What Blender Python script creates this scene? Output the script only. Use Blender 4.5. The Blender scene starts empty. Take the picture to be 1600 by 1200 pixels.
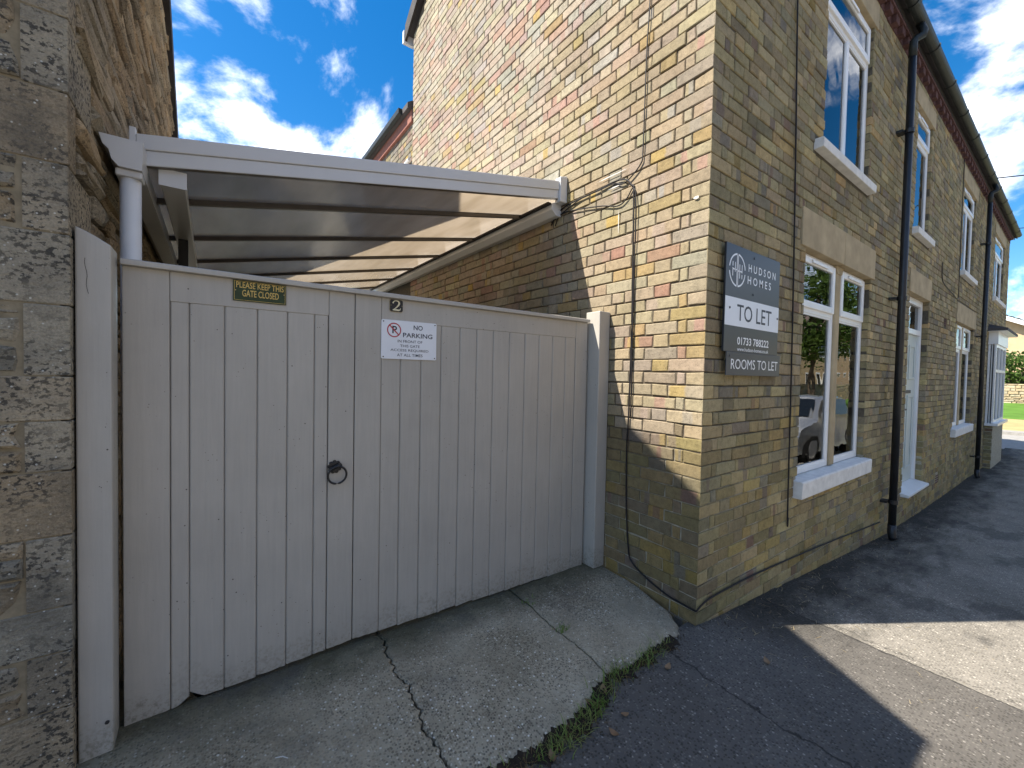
import bpy, math, random
import numpy as np
from mathutils import Vector, Matrix

random.seed(7)
RNG = np.random.default_rng(7)
scene = bpy.context.scene
COL = scene.collection

# ------------------------------------------------------------------ camera
# world axes: X along the house front (away), Y along the gable (away), Z up; origin at the foot of the house corner
FPX, YAW, PITCH, ROLL = 649.5, math.radians(54.115), math.radians(1.507), math.radians(-1.155)
CAM = np.array([-2.20084, -1.23914, 1.39940])
_f = np.array([math.cos(YAW) * math.cos(PITCH), math.sin(YAW) * math.cos(PITCH), -math.sin(PITCH)])
_r = np.array([math.sin(YAW), -math.cos(YAW), 0.0])
_d = np.cross(_f, _r)
_c, _s = math.cos(ROLL), math.sin(ROLL)
_r, _d = _c * _r + _s * _d, -_s * _r + _c * _d
cam_data = bpy.data.cameras.new('camera')
cam_data.sensor_width = 36.0
cam_data.lens = FPX / 1600.0 * 36.0
cam_data.clip_start = 0.02
cam_data.clip_end = 2000.0
cam = bpy.data.objects.new('camera', cam_data)
COL.objects.link(cam)
cam.matrix_world = Matrix(((_r[0], -_d[0], -_f[0], CAM[0]), (_r[1], -_d[1], -_f[1], CAM[1]), (_r[2], -_d[2], -_f[2], CAM[2]), (0, 0, 0, 1)))
scene.camera = cam


def topx(P):
    q = P - CAM
    z = q @ _f
    return np.stack([800 + FPX * (q @ _r) / z, 600 + FPX * (q @ _d) / z, z], axis=-1)


# ------------------------------------------------------------------ light
SUN_DIR = Vector((1.0, -0.48, -1.46)).normalized()
SUN_EL = math.asin(-SUN_DIR.z)
world = bpy.data.worlds.new('World')
scene.world = world
world.use_nodes = True
wn, wl = world.node_tree.nodes, world.node_tree.links
wn.clear()


def N(tree_nodes, kind, **kw):
    n = tree_nodes.new(kind)
    for k, v in kw.items():
        setattr(n, k, v)
    return n


sky = N(wn, 'ShaderNodeTexSky', sky_type='NISHITA', sun_disc=False, sun_elevation=SUN_EL,
        sun_rotation=math.atan2(-SUN_DIR.x, -SUN_DIR.y) % (2 * math.pi), air_density=1.0, dust_density=0.25, ozone_density=2.5, altitude=50)
hs = N(wn, 'ShaderNodeHueSaturation')
hs.inputs['Saturation'].default_value = 1.42
hs.inputs['Value'].default_value = 0.39
wl.new(sky.outputs[0], hs.inputs['Color'])
tc = N(wn, 'ShaderNodeTexCoord')
sep = N(wn, 'ShaderNodeSeparateXYZ')
wl.new(tc.outputs['Generated'], sep.inputs[0])
zc = N(wn, 'ShaderNodeMath', operation='ADD')
wl.new(sep.outputs['Z'], zc.inputs[0]); zc.inputs[1].default_value = 0.55
zm = N(wn, 'ShaderNodeMath', operation='MAXIMUM')
wl.new(zc.outputs[0], zm.inputs[0]); zm.inputs[1].default_value = 0.05
comb = N(wn, 'ShaderNodeCombineXYZ')
for ax in ('X', 'Y'):
    dv = N(wn, 'ShaderNodeMath', operation='DIVIDE')
    wl.new(sep.outputs[ax], dv.inputs[0]); wl.new(zm.outputs[0], dv.inputs[1])
    wl.new(dv.outputs[0], comb.inputs[ax])
mp = N(wn, 'ShaderNodeMapping')
mp.inputs['Location'].default_value = (8.8, 8.95, 0.0)
mp.inputs['Rotation'].default_value = (0, 0, 0.5)
mp.inputs['Scale'].default_value = (1.0, 1.0, 1.0)
wl.new(comb.outputs[0], mp.inputs[0])
cn = N(wn, 'ShaderNodeTexNoise')
cn.inputs['Scale'].default_value = 3.4; cn.inputs['Detail'].default_value = 12.0
cn.inputs['Roughness'].default_value = 0.6; cn.inputs['Distortion'].default_value = 0.25
wl.new(mp.outputs[0], cn.inputs['Vector'])
cr = N(wn, 'ShaderNodeValToRGB')
cr.color_ramp.interpolation = 'EASE'
cr.color_ramp.elements[0].position = 0.495; cr.color_ramp.elements[0].color = (0, 0, 0, 1)
cr.color_ramp.elements[1].position = 0.70; cr.color_ramp.elements[1].color = (1, 1, 1, 1)
wl.new(cn.outputs[0], cr.inputs[0])
cmix = N(wn, 'ShaderNodeMixRGB')
CLOUD_NODES = (mp, cn, cr)
wl.new(cr.outputs[0], cmix.inputs[0]); wl.new(hs.outputs[0], cmix.inputs[1])
cmix.inputs[2].default_value = (6.4, 6.35, 6.3, 1)
bg = N(wn, 'ShaderNodeBackground')
bg.inputs['Strength'].default_value = 0.135
wl.new(cmix.outputs[0], bg.inputs[0])
wo = N(wn, 'ShaderNodeOutputWorld')
wl.new(bg.outputs[0], wo.inputs[0])

sun_data = bpy.data.lights.new('sun', 'SUN')
sun_data.energy = 3.1
sun_data.angle = math.radians(0.5)
sun_data.color = (1.0, 0.93, 0.82)
sun = bpy.data.objects.new('sun', sun_data)
COL.objects.link(sun)
sun.rotation_euler = SUN_DIR.to_track_quat('-Z', 'Y').to_euler()
sun.location = (-10, 5, 15)

scene.view_settings.view_transform = 'Standard'
scene.view_settings.look = 'None'
scene.view_settings.gamma = 1.0
scene.view_settings.use_curve_mapping = False
scene.view_settings.exposure = 1.98
scene.render.engine = 'CYCLES'
scene.cycles.use_denoising = True
scene.cycles.max_bounces = 8
scene.cycles.sample_clamp_indirect = 6.0


# ------------------------------------------------------------------ materials
class M:
    """small node-graph helper; textures read the world position so that nothing repeats between objects"""

    def __init__(self, name, rough=0.7, spec=0.3):
        self.m = bpy.data.materials.new(name)
        self.m.use_nodes = True
        self.nt = self.m.node_tree
        self.n, self.l = self.nt.nodes, self.nt.links
        self.b = self.n['Principled BSDF']
        self.b.inputs['Roughness'].default_value = rough
        self.b.inputs['Specular IOR Level'].default_value = spec
        g = self.n.new('ShaderNodeNewGeometry')
        self.pos = g.outputs['Position']

    def link(self, a, b):
        self.l.new(a, b)

    def scaled(self, sx, sy, sz, off=(0, 0, 0)):
        mp = self.n.new('ShaderNodeMapping')
        mp.inputs['Scale'].default_value = (sx, sy, sz)
        mp.inputs['Location'].default_value = off
        self.link(self.pos, mp.inputs[0])
        return mp.outputs[0]

    def noise(self, scale, detail=4, rough=0.55, vec=None, dist=0.0):
        t = self.n.new('ShaderNodeTexNoise')
        t.inputs['Scale'].default_value = scale
        t.inputs['Detail'].default_value = detail
        t.inputs['Roughness'].default_value = rough
        t.inputs['Distortion'].default_value = dist
        self.link(vec if vec is not None else self.pos, t.inputs['Vector'])
        return t.outputs[0]

    def voronoi(self, scale, vec=None, feature='F1', out='Distance', rand=1.0):
        t = self.n.new('ShaderNodeTexVoronoi')
        t.feature = feature
        t.inputs['Scale'].default_value = scale
        t.inputs['Randomness'].default_value = rand
        self.link(vec if vec is not None else self.pos, t.inputs['Vector'])
        return t.outputs[out]

    def ramp(self, fac, stops, interp='LINEAR'):
        r = self.n.new('ShaderNodeValToRGB')
        cr = r.color_ramp
        cr.interpolation = interp
        while len(cr.elements) < len(stops):
            cr.elements.new(0.5)
        for e, (p, c) in zip(cr.elements, stops):
            e.position = p
            e.color = (c, c, c, 1) if isinstance(c, (int, float)) else (c[0], c[1], c[2], 1)
        self.link(fac, r.inputs[0])
        return r.outputs[0]

    def mix(self, fac, a, b, mode='MIX'):
        x = self.n.new('ShaderNodeMixRGB')
        x.blend_type = mode
        for i, v in enumerate((fac, a, b)):
            if isinstance(v, (int, float)):
                x.inputs[i].default_value = v if i == 0 else (v, v, v, 1)
            elif isinstance(v, tuple):
                x.inputs[i].default_value = (v[0], v[1], v[2], 1)
            else:
                self.link(v, x.inputs[i])
        return x.outputs[0]

    def math(self, op, a, b=0.0, clamp=False):
        x = self.n.new('ShaderNodeMath')
        x.operation = op
        x.use_clamp = clamp
        for i, v in enumerate((a, b)):
            if isinstance(v, (int, float)):
                x.inputs[i].default_value = v
            else:
                self.link(v, x.inputs[i])
        return x.outputs[0]

    def axis(self, which, vec=None):
        s = self.n.new('ShaderNodeSeparateXYZ')
        self.link(vec if vec is not None else self.pos, s.inputs[0])
        return s.outputs[which]

    def attr(self, name, out='Color'):
        a = self.n.new('ShaderNodeAttribute')
        a.attribute_name = name
        return a.outputs[out]

    def color(self, c):
        if isinstance(c, tuple):
            self.b.inputs['Base Color'].default_value = (c[0], c[1], c[2], 1)
        else:
            self.link(c, self.b.inputs['Base Color'])
        return self

    def bump(self, h, strength=0.4, dist=0.01):
        bp = self.n.new('ShaderNodeBump')
        bp.inputs['Strength'].default_value = strength
        bp.inputs['Distance'].default_value = dist
        self.link(h, bp.inputs['Height'])
        self.link(bp.outputs[0], self.b.inputs['Normal'])
        return self

    def rough(self, r):
        self.link(r, self.b.inputs['Roughness'])
        return self


def plain(name, c, rough=0.6, spec=0.3, var=0.12, vs=6.0, metal=0.0):
    m = M(name, rough, spec)
    t = m.noise(vs, 5, 0.6)
    m.color(m.mix(m.ramp(t, [(0.3, 0.0), (0.7, 1.0)]), tuple(x * (1 - var) for x in c), tuple(min(1, x * (1 + var)) for x in c)))
    m.b.inputs['Metallic'].default_value = metal
    return m.m


def brick_material():
    m = M('brick', 0.92, 0.15)
    base, band = m.attr('Col'), m.attr('Band', 'Vector')
    u, c, w = m.axis('X', band), m.axis('Y', band), m.axis('Z', band)
    wob = m.math('MULTIPLY', m.math('SUBTRACT', m.noise(40, 3), 0.5), 0.12)
    d = m.math('ABSOLUTE', m.math('ADD', m.math('SUBTRACT', u, c), wob))
    k = m.math('SUBTRACT', 1.0, m.math('DIVIDE', d, m.math('MAXIMUM', w, 0.001)))
    k = m.math('MULTIPLY', k, 4.0, True)
    k = m.math('MULTIPLY', k, m.attr('BandCol', 'Alpha'))
    col = m.mix(k, base, m.attr('BandCol'))
    stain = m.ramp(m.noise(1.6, 6, 0.65), [(0.28, 0.74), (0.5, 1.0), (0.72, 1.10)])
    col = m.mix(1.0, col, stain, 'MULTIPLY')
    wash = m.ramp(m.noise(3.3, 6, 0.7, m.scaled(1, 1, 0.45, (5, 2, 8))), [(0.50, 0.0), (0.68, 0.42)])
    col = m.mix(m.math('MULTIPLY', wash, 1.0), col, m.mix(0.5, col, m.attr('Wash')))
    blot = m.ramp(m.noise(24, 6, 0.7), [(0.25, 0.66), (0.5, 1.0), (0.75, 1.22)])
    col = m.mix(1.0, col, blot, 'MULTIPLY')
    pits = m.ramp(m.noise(190, 2, 0.5), [(0.30, 0.42), (0.40, 1.0)])
    col = m.mix(0.75, col, m.mix(1.0, col, pits, 'MULTIPLY'))
    grain = m.ramp(m.noise(420, 2, 0.6), [(0.3, 0.86), (0.7, 1.12)])
    col = m.mix(1.0, col, grain, 'MULTIPLY')
    m.color(col)
    h = m.math('ADD', m.noise(60, 4, 0.6), m.math('MULTIPLY', pits, 0.5))
    m.bump(h, 0.55, 0.006)
    return m.m


def mortar_material():
    m = M('mortar', 0.95, 0.1)
    z = m.math('ADD', m.axis('Z'), m.math('MULTIPLY', m.math('SUBTRACT', m.noise(2.2, 3), 0.5), 0.9))
    low = m.ramp(z, [(0.55, 1.0), (0.95, 0.0)])
    n = m.ramp(m.noise(30, 5, 0.7), [(0.3, 0.65), (0.7, 1.25)])
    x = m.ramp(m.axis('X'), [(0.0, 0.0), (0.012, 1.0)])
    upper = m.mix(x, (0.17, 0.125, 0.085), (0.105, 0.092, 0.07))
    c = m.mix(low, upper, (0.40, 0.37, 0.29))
    m.color(m.mix(1.0, c, n, 'MULTIPLY'))
    m.bump(m.noise(120, 4, 0.7), 0.6, 0.006)
    return m.m


def paint_material(name, c, wear=True):
    m = M(name, 0.42, 0.4)
    big = m.ramp(m.noise(3.0, 4, 0.6), [(0.3, 0.93), (0.7, 1.05)])
    col = m.mix(1.0, c, big, 'MULTIPLY')
    grain = m.noise(7, 4, 0.6, m.scaled(9.0, 9.0, 0.8))
    col = m.mix(1.0, col, m.ramp(grain, [(0.3, 0.965), (0.7, 1.03)]), 'MULTIPLY')
    streak = m.noise(5, 6, 0.7, m.scaled(26.0, 26.0, 0.7))
    col = m.mix(1.0, col, m.ramp(streak, [(0.3, 0.97), (0.7, 1.03)]), 'MULTIPLY')
    if wear:
        scuff = m.math('MULTIPLY', m.ramp(m.noise(16, 6, 0.75), [(0.60, 0.0), (0.74, 0.25)]), m.ramp(m.noise(2.3, 3), [(0.45, 0.2), (0.65, 1.0)]))
        col = m.mix(scuff, col, (0.30, 0.29, 0.265))
        # sparse knocks and chips down to dark wood, more of them low down, and splash dirt on the bottom edge
        v = m.voronoi(24)
        gate = m.noise(4.2, 2)
        chip = m.math('MULTIPLY', m.ramp(v, [(0.045, 1.0), (0.075, 0.0)]), m.ramp(gate, [(0.50, 0.0), (0.54, 1.0)]))
        v2 = m.voronoi(60)
        chip2 = m.math('MULTIPLY', m.ramp(v2, [(0.07, 1.0), (0.11, 0.0)]), m.ramp(m.noise(9, 2), [(0.57, 0.0), (0.61, 1.0)]))
        col = m.mix(m.math('MAXIMUM', chip, chip2), col, (0.06, 0.055, 0.05))
        z = m.math('ADD', m.axis('Z'), m.math('MULTIPLY', m.math('SUBTRACT', m.noise(9, 5, 0.7), 0.5), 0.35))
        dirt = m.ramp(z, [(0.07, 0.7), (0.23, 0.0)])
        speck = m.ramp(m.noise(70, 4, 0.7), [(0.45, 0.15), (0.62, 1.0)])
        col = m.mix(m.math('MULTIPLY', dirt, speck), col, (0.13, 0.125, 0.085))
    m.color(col)
    m.rough(m.ramp(m.noise(25, 4), [(0.3, 0.36), (0.7, 0.52)]))
    m.bump(m.math('ADD', m.math('MULTIPLY', grain, 0.6), m.math('MULTIPLY', m.noise(90, 3), 0.25)), 0.22, 0.004)
    return m.m


def stone_material(name, c1, c2, lichen=1.0):
    m = M(name, 0.93, 0.12)
    col = m.mix(m.ramp(m.noise(5, 5, 0.6), [(0.3, 0.0), (0.7, 1.0)]), c1, c2)
    col = m.mix(1.0, col, m.attr('Col'), 'MULTIPLY')
    vec = m.scaled(1.0, 1.0, 1.25)
    blk = m.ramp(m.noise(60, 4, 0.62, vec), [(0.52, 0.0), (0.58, 1.0)])
    area = m.ramp(m.noise(3.4, 3), [(0.38, 0.15), (0.54, 1.0)])
    col = m.mix(m.math('MULTIPLY', m.math('MULTIPLY', blk, area), 0.85 * lichen), col, (0.035, 0.034, 0.034))
    soot = m.ramp(m.noise(2.4, 4, 0.6, m.scaled(1, 1, 1, (3, 5, 2))), [(0.50, 0.0), (0.70, 0.65)])
    col = m.mix(m.math('MULTIPLY', soot, lichen), col, (0.075, 0.072, 0.066))
    wv = m.voronoi(52)
    wh = m.math('MULTIPLY', m.ramp(wv, [(0.10, 1.0), (0.17, 0.0)]), m.ramp(m.noise(11, 2), [(0.47, 0.0), (0.53, 1.0)]))
    col = m.mix(m.math('MULTIPLY', wh, 0.8 * lichen), col, (0.62, 0.61, 0.56))
    col = m.mix(1.0, col, m.ramp(m.noise(160, 3, 0.7), [(0.3, 0.75), (0.7, 1.2)]), 'MULTIPLY')
    m.color(col)
    m.bump(m.math('ADD', m.noise(22, 6, 0.7, m.scaled(1, 1, 2.4)), m.math('MULTIPLY', m.noise(110, 3, 0.7), 0.4)), 0.75, 0.014)
    return m.m


def concrete_material():
    m = M('concrete', 0.93, 0.15)
    col = m.mix(m.ramp(m.noise(2.6, 6, 0.65), [(0.35, 0.0), (0.68, 1.0)]), (0.27, 0.235, 0.165), (0.44, 0.388, 0.285))
    worn = m.ramp(m.noise(2.1, 4, 0.6, m.scaled(1, 1, 1, (7, 3, 0))), [(0.38, 0.35), (0.55, 1.0)])
    agg = m.voronoi(105, None, 'F1', 'Color')
    a1 = m.axis('X', agg)
    dist = m.voronoi(105)
    stone = m.ramp(dist, [(0.35, 1.0), (0.55, 0.0)])
    shade = m.ramp(a1, [(0.0, (0.05, 0.045, 0.04)), (0.32, (0.19, 0.155, 0.105)), (0.62, (0.44, 0.38, 0.28)), (0.86, (0.60, 0.54, 0.43)), (0.95, (0.92, 0.89, 0.80))], 'CONSTANT')
    col = m.mix(m.math('MULTIPLY', m.math('MULTIPLY', stone, worn), 0.66), col, shade)
    # moss and black algae close to the gate, stains
    y = m.math('ADD', m.axis('Y'), m.math('MULTIPLY', m.math('SUBTRACT', m.noise(6, 5, 0.7), 0.5), 0.30))
    damp = m.ramp(y, [(0.52, 0.0), (0.74, 0.85)])
    col = m.mix(damp, col, m.mix(m.noise(30, 4), (0.035, 0.036, 0.028), (0.10, 0.10, 0.055)))
    xs = m.ramp(m.math('ADD', m.math('MULTIPLY', m.axis('X'), -0.4), 0.0), [(0.70, 0.0), (0.98, 0.45)])
    col = m.mix(m.math('MULTIPLY', xs, m.ramp(m.noise(7, 5, 0.7), [(0.35, 0.2), (0.6, 1.0)])), col, (0.085, 0.072, 0.048))
    col = m.mix(m.ramp(m.noise(1.7, 5, 0.7, m.scaled(1, 1, 1, (1, 9, 4))), [(0.55, 0.0), (0.72, 0.65)]), col, (0.09, 0.088, 0.085))
    m.color(col)
    m.bump(m.math('ADD', m.math('MULTIPLY', stone, 0.5), m.noise(50, 5, 0.7)), 0.7, 0.008)
    return m.m


def asphalt_material():
    m = M('asphalt', 0.88, 0.25)
    edge = m.math('ADD', m.axis('X'), m.math('MULTIPLY', m.math('SUBTRACT', m.noise(6, 5, 0.7), 0.5), 0.07))
    new = m.ramp(edge, [(0.745, 0.0), (0.757, 1.0)])
    base = m.mix(new, (0.122, 0.112, 0.099), (0.235, 0.215, 0.182))
    base = m.mix(1.0, base, m.ramp(m.noise(1.3, 5, 0.6), [(0.3, 0.72), (0.7, 1.18)]), 'MULTIPLY')
    far = m.ramp(m.axis('X'), [(0.0, 0.0), (1.0, 1.0)])
    cell = m.voronoi(92, None, 'F1', 'Color')
    dist = m.voronoi(92)
    st = m.ramp(dist, [(0.30, 1.0), (0.55, 0.0)])
    tone = m.ramp(m.axis('Y', cell), [(0.0, 0.5), (0.42, 1.0), (0.75, 1.5), (0.94, 2.6)], 'CONSTANT')
    base = m.mix(m.math('MULTIPLY', st, 0.85), base, m.mix(1.0, base, tone, 'MULTIPLY'))
    # black leaf litter and algae swept against the wall foot, trailing out in streaks
    y = m.math('MULTIPLY', m.axis('Y'), -1.0)
    fade = m.math('ADD', y, m.math('MULTIPLY', m.math('SUBTRACT', m.noise(3.2, 6, 0.7, m.scaled(0.7, 1.8, 1.0)), 0.5), 1.3))
    dirt = m.ramp(fade, [(0.10, 0.9), (0.62, 0.0)])
    dirt = m.math('MULTIPLY', dirt, m.ramp(m.axis('X'), [(0.15, 0.0), (0.55, 1.0)]))
    flecks = m.mix(m.ramp(m.noise(75, 4, 0.7), [(0.42, 0.0), (0.58, 1.0)]), (0.010, 0.010, 0.010), (0.045, 0.042, 0.034))
    base = m.mix(dirt, base, flecks)
    # damp stains
    st2 = m.ramp(m.noise(0.9, 5, 0.65, m.scaled(1.0, 2.2, 1.0, (4, 2, 0))), [(0.56, 0.0), (0.63, 0.5)])
    base = m.mix(m.math('MULTIPLY', st2, m.ramp(m.axis('X'), [(0.6, 0.0), (1.4, 1.0)])), base, (0.035, 0.034, 0.034))
    # cracks: one wandering along the joint of the patch, one across the near strip
    def crack(x0, wid, amp, sc, y0=-9.0, y1=9.0):
        w = m.math('MULTIPLY', m.math('SUBTRACT', m.noise(sc, 5, 0.7), 0.5), amp)
        d = m.math('ABSOLUTE', m.math('ADD', m.math('SUBTRACT', m.axis('X'), x0), w))
        return m.ramp(d, [(wid * 0.4, 1.0), (wid, 0.0)])
    ck = m.math('MAXIMUM', crack(0.75, 0.007, 0.10, 5.0), crack(-0.33, 0.006, 0.22, 2.5))
    ck = m.math('MAXIMUM', ck, m.math('MULTIPLY', crack(0.82, 0.005, 0.35, 6.0), 0.8))
    base = m.mix(m.math('MULTIPLY', ck, 0.85), base, (0.02, 0.019, 0.018))
    m.color(base)
    m.bump(m.math('SUBTRACT', m.math('ADD', m.math('MULTIPLY', st, 0.7), m.noise(40, 4, 0.7)), m.math('MULTIPLY', ck, 1.5)), 0.6, 0.006)
    return m.m


def glass_material(name='window_glass', ior=2.15, tint=(0.80, 0.85, 0.86)):
    m = bpy.data.materials.new(name)
    m.use_nodes = True
    nt = m.node_tree
    nt.nodes.clear()
    out = nt.nodes.new('ShaderNodeOutputMaterial')
    mx = nt.nodes.new('ShaderNodeMixShader')
    fr = nt.nodes.new('ShaderNodeFresnel'); fr.inputs[0].default_value = ior
    tr = nt.nodes.new('ShaderNodeBsdfTransparent'); tr.inputs[0].default_value = (*tint, 1)
    gl = nt.nodes.new('ShaderNodeBsdfGlossy'); gl.inputs['Roughness'].default_value = 0.012
    g = nt.nodes.new('ShaderNodeNewGeometry')
    no = nt.nodes.new('ShaderNodeTexNoise'); no.inputs['Scale'].default_value = 2.2
    bp = nt.nodes.new('ShaderNodeBump'); bp.inputs['Strength'].default_value = 0.06; bp.inputs['Distance'].default_value = 0.05
    nt.links.new(g.outputs['Position'], no.inputs['Vector'])
    nt.links.new(no.outputs[0], bp.inputs['Height'])
    nt.links.new(bp.outputs[0], gl.inputs['Normal'])
    nt.links.new(fr.outputs[0], mx.inputs[0])
    nt.links.new(tr.outputs[0], mx.inputs[1])
    nt.links.new(gl.outputs[0], mx.inputs[2])
    nt.links.new(mx.outputs[0], out.inputs[0])
    return m


def polycarbonate_material():
    m = bpy.data.materials.new('bronze_polycarbonate')
    m.use_nodes = True
    nt = m.node_tree
    nt.nodes.clear()
    n, l = nt.nodes.new, nt.links.new
    out = n('ShaderNodeOutputMaterial')
    g = n('ShaderNodeNewGeometry')
    mp = n('ShaderNodeMapping'); mp.inputs['Scale'].default_value = (0.15, 1.0, 0.15)
    l(g.outputs['Position'], mp.inputs[0])
    wv = n('ShaderNodeTexWave'); wv.bands_direction = 'Y'; wv.inputs['Scale'].default_value = 26.0
    l(g.outputs['Position'], wv.inputs['Vector'])
    no = n('ShaderNodeTexNoise'); no.inputs['Scale'].default_value = 3.5; no.inputs['Detail'].default_value = 5.0
    mp2 = n('ShaderNodeMapping'); mp2.inputs['Scale'].default_value = (2.2, 0.5, 1.0)
    l(g.outputs['Position'], mp2.inputs[0]); l(mp2.outputs[0], no.inputs['Vector'])
    rp = n('ShaderNodeValToRGB')
    rp.color_ramp.elements[0].position = 0.3; rp.color_ramp.elements[0].color = (0.25, 0.20, 0.14, 1)
    rp.color_ramp.elements[1].position = 0.72; rp.color_ramp.elements[1].color = (0.34, 0.28, 0.21, 1)
    l(no.outputs[0], rp.inputs[0])
    tl = n('ShaderNodeBsdfTranslucent'); l(rp.outputs[0], tl.inputs[0])
    df = n('ShaderNodeBsdfDiffuse'); l(rp.outputs[0], df.inputs[0])
    m1 = n('ShaderNodeMixShader'); m1.inputs[0].default_value = 0.25
    l(tl.outputs[0], m1.inputs[1]); l(df.outputs[0], m1.inputs[2])
    rfr = n('ShaderNodeBsdfRefraction'); rfr.inputs['IOR'].default_value = 1.01; rfr.inputs['Roughness'].default_value = 0.75
    rfr.inputs['Color'].default_value = (0.80, 0.70, 0.57, 1)
    m0 = n('ShaderNodeMixShader'); m0.inputs[0].default_value = 0.04
    l(m1.outputs[0], m0.inputs[1]); l(rfr.outputs[0], m0.inputs[2])
    gl = n('ShaderNodeBsdfGlossy'); gl.inputs['Roughness'].default_value = 0.07
    bp = n('ShaderNodeBump'); bp.inputs['Strength'].default_value = 0.22; bp.inputs['Distance'].default_value = 0.006
    l(wv.outputs[0], bp.inputs['Height']); l(bp.outputs[0], gl.inputs['Normal'])
    fr = n('ShaderNodeFresnel'); fr.inputs[0].default_value = 2.2
    m2 = n('ShaderNodeMixShader')
    l(fr.outputs[0], m2.inputs[0]); l(m0.outputs[0], m2.inputs[1]); l(gl.outputs[0], m2.inputs[2])
    l(m2.outputs[0], out.inputs[0])
    return m


def leaf_material(name, a, b, trans=0.3):
    m = M(name, 0.6, 0.25)
    col = m.mix(m.ramp(m.noise(9.0, 3), [(0.35, 0.0), (0.65, 1.0)]), a, b)
    m.color(col)
    tl = m.n.new('ShaderNodeBsdfTranslucent')
    m.link(col, tl.inputs[0])
    mx = m.n.new('ShaderNodeMixShader'); mx.inputs[0].default_value = trans
    m.link(m.b.outputs[0], mx.inputs[1]); m.link(tl.outputs[0], mx.inputs[2])
    m.link(mx.outputs[0], m.n['Material Output'].inputs[0])
    return m.m


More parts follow.
